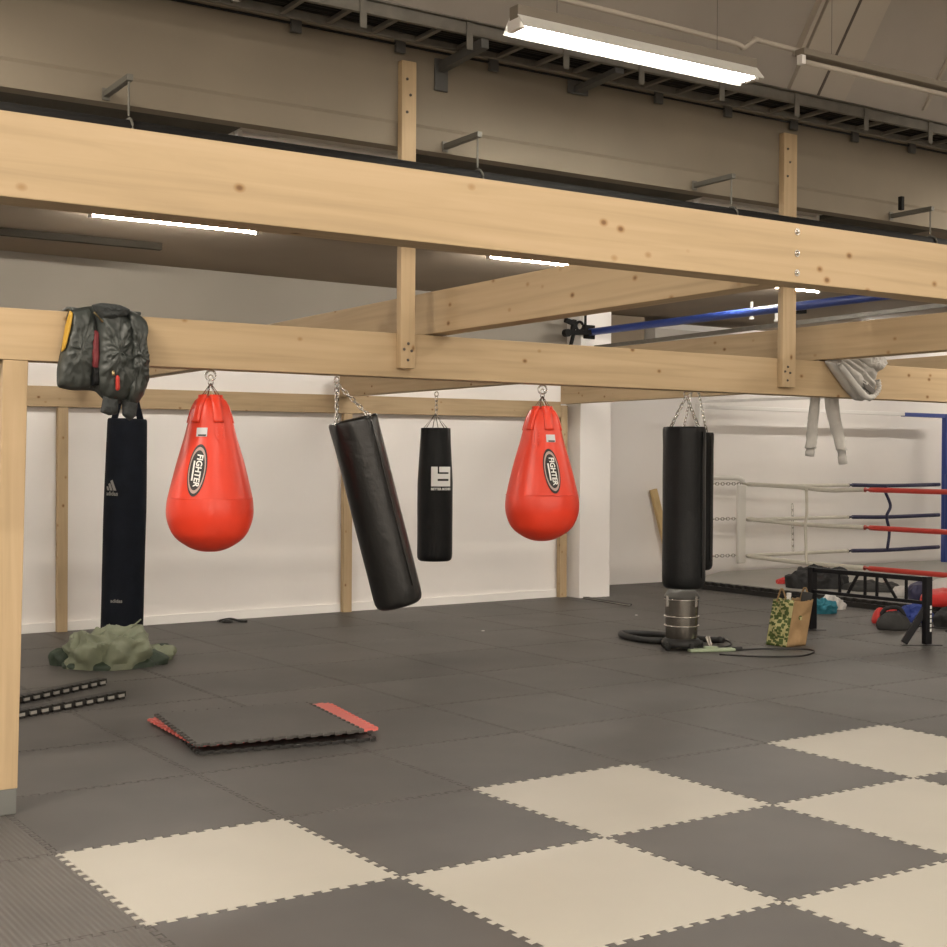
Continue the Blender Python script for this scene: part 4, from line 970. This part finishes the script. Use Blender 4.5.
# ------------------------------------------------------------------ paper bag
pb = thing('paper_bag', (8.66, 8.36, 0), 'brown paper carrier bag with green print standing on the floor beside the trestle', 'paper bag')
bc = Vector((8.66, 8.38, 0)); er = RT.copy(); er.z = 0; er.normalize(); ef = Vector((-er.y, er.x, 0))
ea = (er*.80-ef*.60).normalized(); eb = (er*.62+ef*.78).normalized()   # green gusset runs away-left, brown face faces right
def bagpt(a, c, z):
    lean = er*(.13*z)+ef*.0; return bc+ea*a+eb*c+lean+Vector((0, 0, z))
WB, DB, HBG = .30, .22, .40
c0 = bc
def bface(name, A, B, mt, seed, top=0):
    b = NB(); A = Vector(A); B = Vector(B); nrm = (B-A).cross(Vector((0, 0, 1))).normalized()
    def f(u, v):
        z = v*(HBG+top*math.sin(PI*u)*.6-.04*top*u+.02*noise.noise(Vector((u*5, seed, 1)))); p = A.lerp(B, u)+er*(.16*z)
        w = (noise.noise(Vector((u*3, v*4, seed)))*.030+abs(noise.noise(Vector((u*5, v*6, seed+4))))*.030)*math.sin(PI*max(.0, min(1, u)))
        return p+nrm*w+Vector((0, 0, z+.002))
    sheet(b, 14, 16, f); o = part(name, b, mt, pb, 'all'); md = o.modifiers.new('solid', 'SOLIDIFY'); md.thickness = .003; return o
nl, nr = bc-er*.155+ef*.05, bc-er*.015-ef*.12
fr, fl = bc+er*.185+ef*.03, bc+er*.045+ef*.20
bface('printed_side', nl, nr, M['papergreen'], 1); bface('plain_side', nr, fr, M['paper'], 2, -.02); bface('plain_side', fr, fl, M['paper'], 3); bface('printed_side', fl, nl, M['papergreen'], 4)
b = NB(); b.faces.new([b.verts.new(p+Vector((0, 0, .003))) for p in (nl, nr, fr, fl)]); part('bottom', b, M['paper'], pb)
for P, Q in ((nl, nr), (fr, fl)):
    b = NB(); p = P.lerp(Q, .15)+er*.065+Vector((0, 0, HBG-.02)); q = P.lerp(Q, .65)+er*.065+Vector((0, 0, HBG-.02)); m_ = (p+q)/2+Vector((0, 0, .10))
    tube(b, spline([p, p.lerp(m_, .75)+Vector((0, 0, .03)), m_+Vector((0, 0, .01)), q.lerp(m_, .75)+Vector((0, 0, .03)), q], 6), .008, 6); part('handle', b, M['paper'], pb, 'all')
b = NB(); c = nr.lerp(fr, .42)+er*.03+Vector((0, 0, .25)); nn = -( (fr-nr).cross(Vector((0, 0, 1))).normalized()); nn = nn if nn.dot(-FW) > 0 else -nn
cyl(b, c+nn*.022, c+nn*.028, .020, seg=16); part('print_mark', b, M['papergreen'], pb)
bo = thing('bottle', (8.70, 8.42, .1), 'pale bottle top sticking out of the paper bag', 'bottle')
b = NB(); lathe(b, [(0, .004), (.035, .004), (.036, .30), (.018, .37), (.018, .42), (0, .42)], Matrix.Translation((8.735, 8.41, 0)), 16); part('body', b, M['padwhite'], bo, 'all')
b = NB(); lathe(b, [(0, .42), (.021, .42), (.021, .452), (0, .452)], Matrix.Translation((8.735, 8.41, 0)), 14); part('cap', b, M['white'], bo, 30)
b = NB(); beam(b, (8.80, 8.36, .02), (8.86, 8.31, .46), .09, .03, FW, .006); tag(part('folded_case', b, M['rubber']), 'black folded case standing in the paper bag', 'case')

# ------------------------------------------------------------------ trestle
tr = thing('trestle', (9.62, 8.41, 0), 'black steel truss trestle with splayed feet beside the paper bag', 'trestle')
L0, R0 = Vector((9.70, 9.04, 0)), Vector((9.755, 7.76, 0)); td = (R0-L0).normalized(); tn = Vector((-td.y, td.x, 0))
for P, sgn in ((L0, 1), (R0, -1)):
    b = NB(); box(b, (-.04, -.025, .012), (.04, .025, .60), .004, Matrix.Translation(P)); lg = part('post', b, M['blacksteel'], tr)
    b = NB(); cr = Vector((.82, -.57, 0)); beam(b, P-tn*.02-RT*.21, P+RT*.13, .05, .012); part('foot_plate', b, M['blacksteel'], tr)
    b = NB(); beam(b, P-RT*.20+Vector((0, 0, .02)), P-RT*.01+Vector((0, 0, .33)), .03, .06, (0, 0, 1), .004); part('brace', b, M['blacksteel'], tr)
    if sgn < 0:
        vs, fs = text_tris('POWER', .075, .002); b = NB(); e_ = (-FW); e_.z = 0; e_.normalize()
        decal(b, vs, fs, lambda x, y, P=P: Vector((P.x+.0410, P.y, .27))+Vector((0, 0, -1))*x*0 + Vector((0, 0, 0)) if False else P+RT*(.020+y*.45)+e_*.034+Vector((0, 0, .25-x)))
        b.free()
        b = NB()
        for z0 in (.12, .16, .20, .24, .28, .32): box(b, (.008, -.0275, z0), (.028, -.0255, z0+.028), 0, Matrix.Translation(P))
        part('lettering', b, M['logowhite'], lg, False, 'white vertical marking')
for nm, z in (('top_rail', .575), ('lower_rail', .37)):
    b = NB(); beam(b, L0+Vector((0, 0, z)), R0+Vector((0, 0, z)), .04, .04 if z > .5 else .03); part(nm, b, M['blacksteel'], tr)
for f0, f1 in ((.254, .254), (.417, .324), (.48, .48), (.583, .583), (.64, .75), (.83, .83)):
    b = NB(); beam(b, L0.lerp(R0, f0)+Vector((0, 0, .565)), L0.lerp(R0, f1)+Vector((0, 0, .375)), .022, .022, tn); part('web_bar', b, M['blacksteel'], tr)

# ------------------------------------------------------------------ boxing ring
rg = thing('boxing_ring', (14, 11.5, 0), 'boxing ring corner with white, red and blue ropes against the back wall at right', 'boxing ring')
XA, YB = 13.15, 13.4
b = NB(); prism(b, [(11.95, 4.5), (18.6, 4.5), (18.6, 13.72), (13.0, 13.72), (11.95, 13.05)], 0, .055); part('platform_base', b, M['foamblack'], rg, label='black platform base')
b = NB(); n = 100; k = 9.1/n; P = [(18.6, 13.73), (12.95, 13.73), (11.72, 12.98)]
yy = 13.70
for i in range(59):
    yk = 12.95-i*.142; P += [(11.72, yk), (11.68, yk-.012), (11.68, yk-.075), (11.72, yk-.087)]
P += [(11.72, 4.5), (18.6, 4.5)]
prism(b, P, .055, .094); part('tooth_layer', b, M['foamblack'], rg, label='black toothed mat edge')
b = NB(); prism(b, [(11.75, 4.5), (18.6, 4.5), (18.6, 13.73), (12.96, 13.73), (11.75, 12.98)], .0945, .101); part('platform_mat', b, M['foamgrey'], rg, label='grey canvas mat')
b = NB(); prism(b, [(x+.012, y) for x, y in P[1:-1]]+[(12.2, 4.5), (12.2, 13.73)], .058, .094) if False else prism(b, [(11.66, 4.5), (11.735, 4.5)]+[(11.735, 12.95), (11.66, 12.9)], 0.0, .056); part('edge_band', b, M['foamblack'], rg, label='black mat edge')
def rope(p_list, mts, cut, r=.019, rm=(0, 1)):
    """rope along p_list (spline) with two coloured sleeves split at fraction cut"""
    S = spline(p_list, 10); n = len(S); c = int(n*cut)
    b = NB(); tube(b, S[:c+1], r, 10); o = part('rope', b, mts[0], rg, 'all')
    b = NB(); tube(b, S[c:], r*1.12, 10); part('rope_sleeve', b, mts[1], o, 'all', 'coloured rope sleeve')
zA = (1.272, .806, .305)
for i, z in enumerate(zA):
    sag = (.035, .015, .012)[i]
    rope([(13.05, 13.4, z+.035), (XA, 12.6, z-.004 if i else z+.012), (XA, 12.0, z-sag*.6), (XA, 11.4, z-.004), (XA, 10.4, z-.006), (XA, 9.3, z)], (M['ropewhite'], M['ropered']), .60, .029)
zB = (1.285, .825, .338)
for i, z in enumerate(zB):
    rope([(13.05, 13.42, z+(.02 if i == 0 else -.005)), (13.9, YB, z-.002), (15.1, YB, z), (15.9, YB, z-.012), (17.1, YB, z)], (M['ropewhite'], M['ropeblue']), .50, .026)
b = NB(); tube(b, spline([(XA-.02, 12.35, 1.265), (XA-.02, 12.34, .95), (XA-.02, 12.36, .79), (XA-.02, 12.35, .5), (XA-.02, 12.34, .29)], 6), .020, 8); part('rope_tie', b, M['ropewhite'], rg, 'all', 'white vertical rope tie')
b = NB(); tube(b, spline([(15.9, YB-.02, 1.275), (15.86, YB-.02, 1.20), (15.98, YB-.02, .98), (15.9, YB-.02, .82), (15.96, YB-.02, .6), (15.92, YB-.02, .335)], 6), .022, 8); part('rope_tie', b, M['ropeblue'], rg, 'all', 'navy vertical rope tie')
for i in range(3):
    b = NB(); z = (1.31, .84, .345)[i]; chain(b, (12.36, 13.43, z-.0), (13.04, 13.41, z-.0), .06, .006, .018); part('turnbuckle', b, M['chrome'], rg, 'all')
b = NB(); box(b, (12.86, 13.30, .24), (13.00, 13.36, 1.30), .02); part('corner_pad', b, M['padwhite'], rg, 'all', 'white vertical corner pad')
b = NB(); tube(b, spline([(12.3, 13.43, 1.395), (12.7, 13.43, 1.395), (12.95, 13.42, 1.385), (13.05, 13.42, 1.345)], 6), .035, 10); part('corner_pad', b, M['padwhite'], rg, 'all', 'white horizontal corner cushion')
b = NB(); box(b, (12.22, 13.39, 0), (12.32, 13.49, 2.38), .01); part('corner_post', b, M['white'], rg, label='white corner post')
b = NB(); box(b, (17.235, 13.39, .10), (17.31, 13.47, 2.36), .01); part('corner_post', b, M['bluepaint'], rg, label='blue corner post')
b = NB(); box(b, (16.31, 13.40, 2.30), (17.24, 13.48, 2.36), .008); part('top_bar', b, M['bluepaint'], rg, label='blue top arm')
b = NB(); box(b, (12.3, 13.40, 2.31), (16.31, 13.46, 2.36), .004); part('top_bar', b, M['white'], rg, label='white top bar')
b = NB(); beam(b, (12.3, 13.42, 2.40), (12.9, 9.9, 2.40), .03, .035); part('top_bar', b, M['white'], rg, label='white top bar')
b = NB(); box(b, (17.20, 13.31, .60), (17.30, 13.385, 1.45), .02); part('corner_pad', b, M['bluepaint'], rg, 'all', 'blue corner pad')
b = NB(); chain(b, (13.98, 13.41, 1.02), (14.0, 13.41, .36), .10, .006, .016); part('tie_chain', b, M['chrome'], rg, 'all')
# plank behind the bag
b = NB(); beam(b, (12.0, 13.60, .026), (11.70, 13.70, 1.235), .10, .05, (0, 1, 0), .004); tag(part('wooden_plank', b, M['plywood']), 'pale wooden plank leaning on the wall behind the large black bag', 'plank')

# heap of clothes and gear by the ring
def heap(name, c, rx, ry, h, mt, label, cat, seed, rot=0, group=None, extra=None):
    b = NB(); crumple(b, (c[0], c[1], c[2]+.002), rx, ry, h, seed, rot, h*.42, max(.06, min(.14, rx*.45)), 70, 24); return tag(part(name, b, mt, None, 40), label, cat, group)
G = 'clothes and gear around the ring edge'
heap('dark_jacket', (12.25, 11.35, .1015), .36, .22, .22, M['clothgrey'], 'charcoal crumpled jacket on the ring edge behind the left end of the trestle', 'jacket', 4, -.5, G)
heap('grey_towel', (12.55, 10.75, .1015), .35, .2, .10, M['clothmid'], 'mid grey towel heap on the ring edge behind the middle of the trestle', 'towel', 6, -.9, G)
heap('white_towel', (12.5, 10.1, .1015), .28, .16, .11, M['clothwhite'], 'pale towel on the ring edge behind the right part of the trestle', 'towel', 9, -.9, G)
heap('red_glove', (12.30, 11.95, .1015), .08, .06, .06, M['redglove'], 'small red glove on the ring edge just above the paper bag handle', 'glove', 2, 0, G)
heap('teal_bag', (10.90, 10.02, 0), .15, .10, .13, M['teal'], 'teal pouch on the floor behind the paper bag', 'pouch', 12, -.3, G)
heap('white_cloth', (11.28, 10.22, 0), .17, .08, .13, M['clothwhite'], 'white cloth on the floor right of the teal pouch', 'cloth', 13, -.2, G)
t = thing('boxing_glove', (10.68, 9.08, 0), 'red boxing glove on the floor seen through the trestle', 'glove', G)
b = NB(); lump(b, (10.72, 9.08, .001), .10, .085, .15, 5, -.5, .1, 30, 0); part('fist', b, M['redglove'], t, 'all')
b = NB(); lump(b, (10.83, 9.04, .001), .07, .06, .16, 8, -.5, .2, 24, 0); part('cuff', b, M['redglove'], t, 'all')
t = thing('gym_bag', (10.45, 8.62, 0), 'dark grey gym bag on the floor behind the right trestle post', 'bag', G)
b = NB(); lump(b, (10.42, 8.68, .001), .17, .12, .16, 15, -.55, .18, 44, .02, .45); part('bag_body', b, M['clothmid'], t, 'all')
b = NB(); tube(b, spline([(10.33, 8.76, .13), (10.37, 8.72, .20), (10.45, 8.64, .205), (10.49, 8.60, .13)], 6), .020, 8); part('handle', b, M['clothgrey'], t, 'all')
heap('blue_shirt', (11.12, 9.02, 0), .17, .12, .17, M['clothblue'], 'blue shirt on the floor behind the dark grey gym bag', 'shirt', 22, -.6, G)
heap('black_bag', (11.15, 8.40, 0), .30, .18, .17, M['clothgrey'], 'black bag on the floor at the right picture edge under the red cushion', 'bag', 25, -.6, G)
t = thing('ring_cushion', (12.0, 9.3, .1), 'red, white and blue cushion heap on the ring edge at right of the trestle', 'cushion', G)
b = NB(); crumple(b, (12.05, 9.15, .104), .44, .30, .17, 31, -.6, .035, .16, 70, 24); part('red_cover', b, M['redglove'], t, 'all')
b = NB(); crumple(b, (12.35, 9.30, .17), .40, .26, .20, 33, -.6, .035, .16, 70, 24); part('pale_cover', b, M['clothwhite'], t, 60, 'pale cushion')
b = NB(); crumple(b, (12.15, 9.62, .12), .25, .14, .20, 35, -.6, .035, .16, 70, 24); part('blue_cover', b, M['ropeblue'], t, 60, 'navy cushion')
b = NB(); tube(b, spline([(10.75, 8.75, .008), (10.95, 8.3, .008), (11.3, 8.1, .008), (11.0, 8.0, .008), (10.7, 8.3, .008)], 6), .008, 6); tag(part('floor_cable', b, M['rubber'], None, 'all'), 'thin black cable on the floor at the right picture edge by the trestle', 'cable')

# ------------------------------------------------------------------ light
def area(name, loc, sx, sy, e, col=(1, .84, .66), rot=(0, 0, 0)):
    L = bpy.data.lights.new(name, 'AREA'); L.shape = 'RECTANGLE'; L.size = sx; L.size_y = sy; L.energy = e; L.color = col
    o = bpy.data.objects.new(name, L); COL.objects.link(o); o.location = loc; o.rotation_euler = rot; return o
WARM = (1, .90, .77)
for x in (-4.2, -1.0, 2.5, 6.5, 10.5):  # unseen lamps; leftmost column added to brighten joist sides, far rows the back wall
    for y, e in ((1.6, 62), (-2.4, 110), (-6.4, 190), (-10.4, 250)):
        area('unseen_hall_light', (x, y, 4.55), 1.6, .2, e, WARM)
for x, e in ((-2.6, 40), (0.2, 75), (8.9, 55)):  # unseen lamps in the strip-lamp row, leftmost one added to brighten the bag beam
    area('unseen_hall_light', (x, 5.2, 3.58), 1.5, .12, e, WARM)
area('unseen_hall_light', (15.0, 3.0, 4.5), 1.6, .2, 110, WARM)
w = bpy.data.worlds.new('world'); scene.world = w; w.use_nodes = True
w.node_tree.nodes['Background'].inputs[0].default_value = (.9, .8, .68, 1); w.node_tree.nodes['Background'].inputs[1].default_value = .05
vs_ = scene.view_settings; vs_.view_transform = 'Standard'; vs_.look = 'None'; vs_.gamma = 1; vs_.use_curve_mapping = False; vs_.exposure = 0.22
scene.cycles.max_bounces = 8; scene.cycles.diffuse_bounces = 5; scene.cycles.sample_clamp_indirect = 6
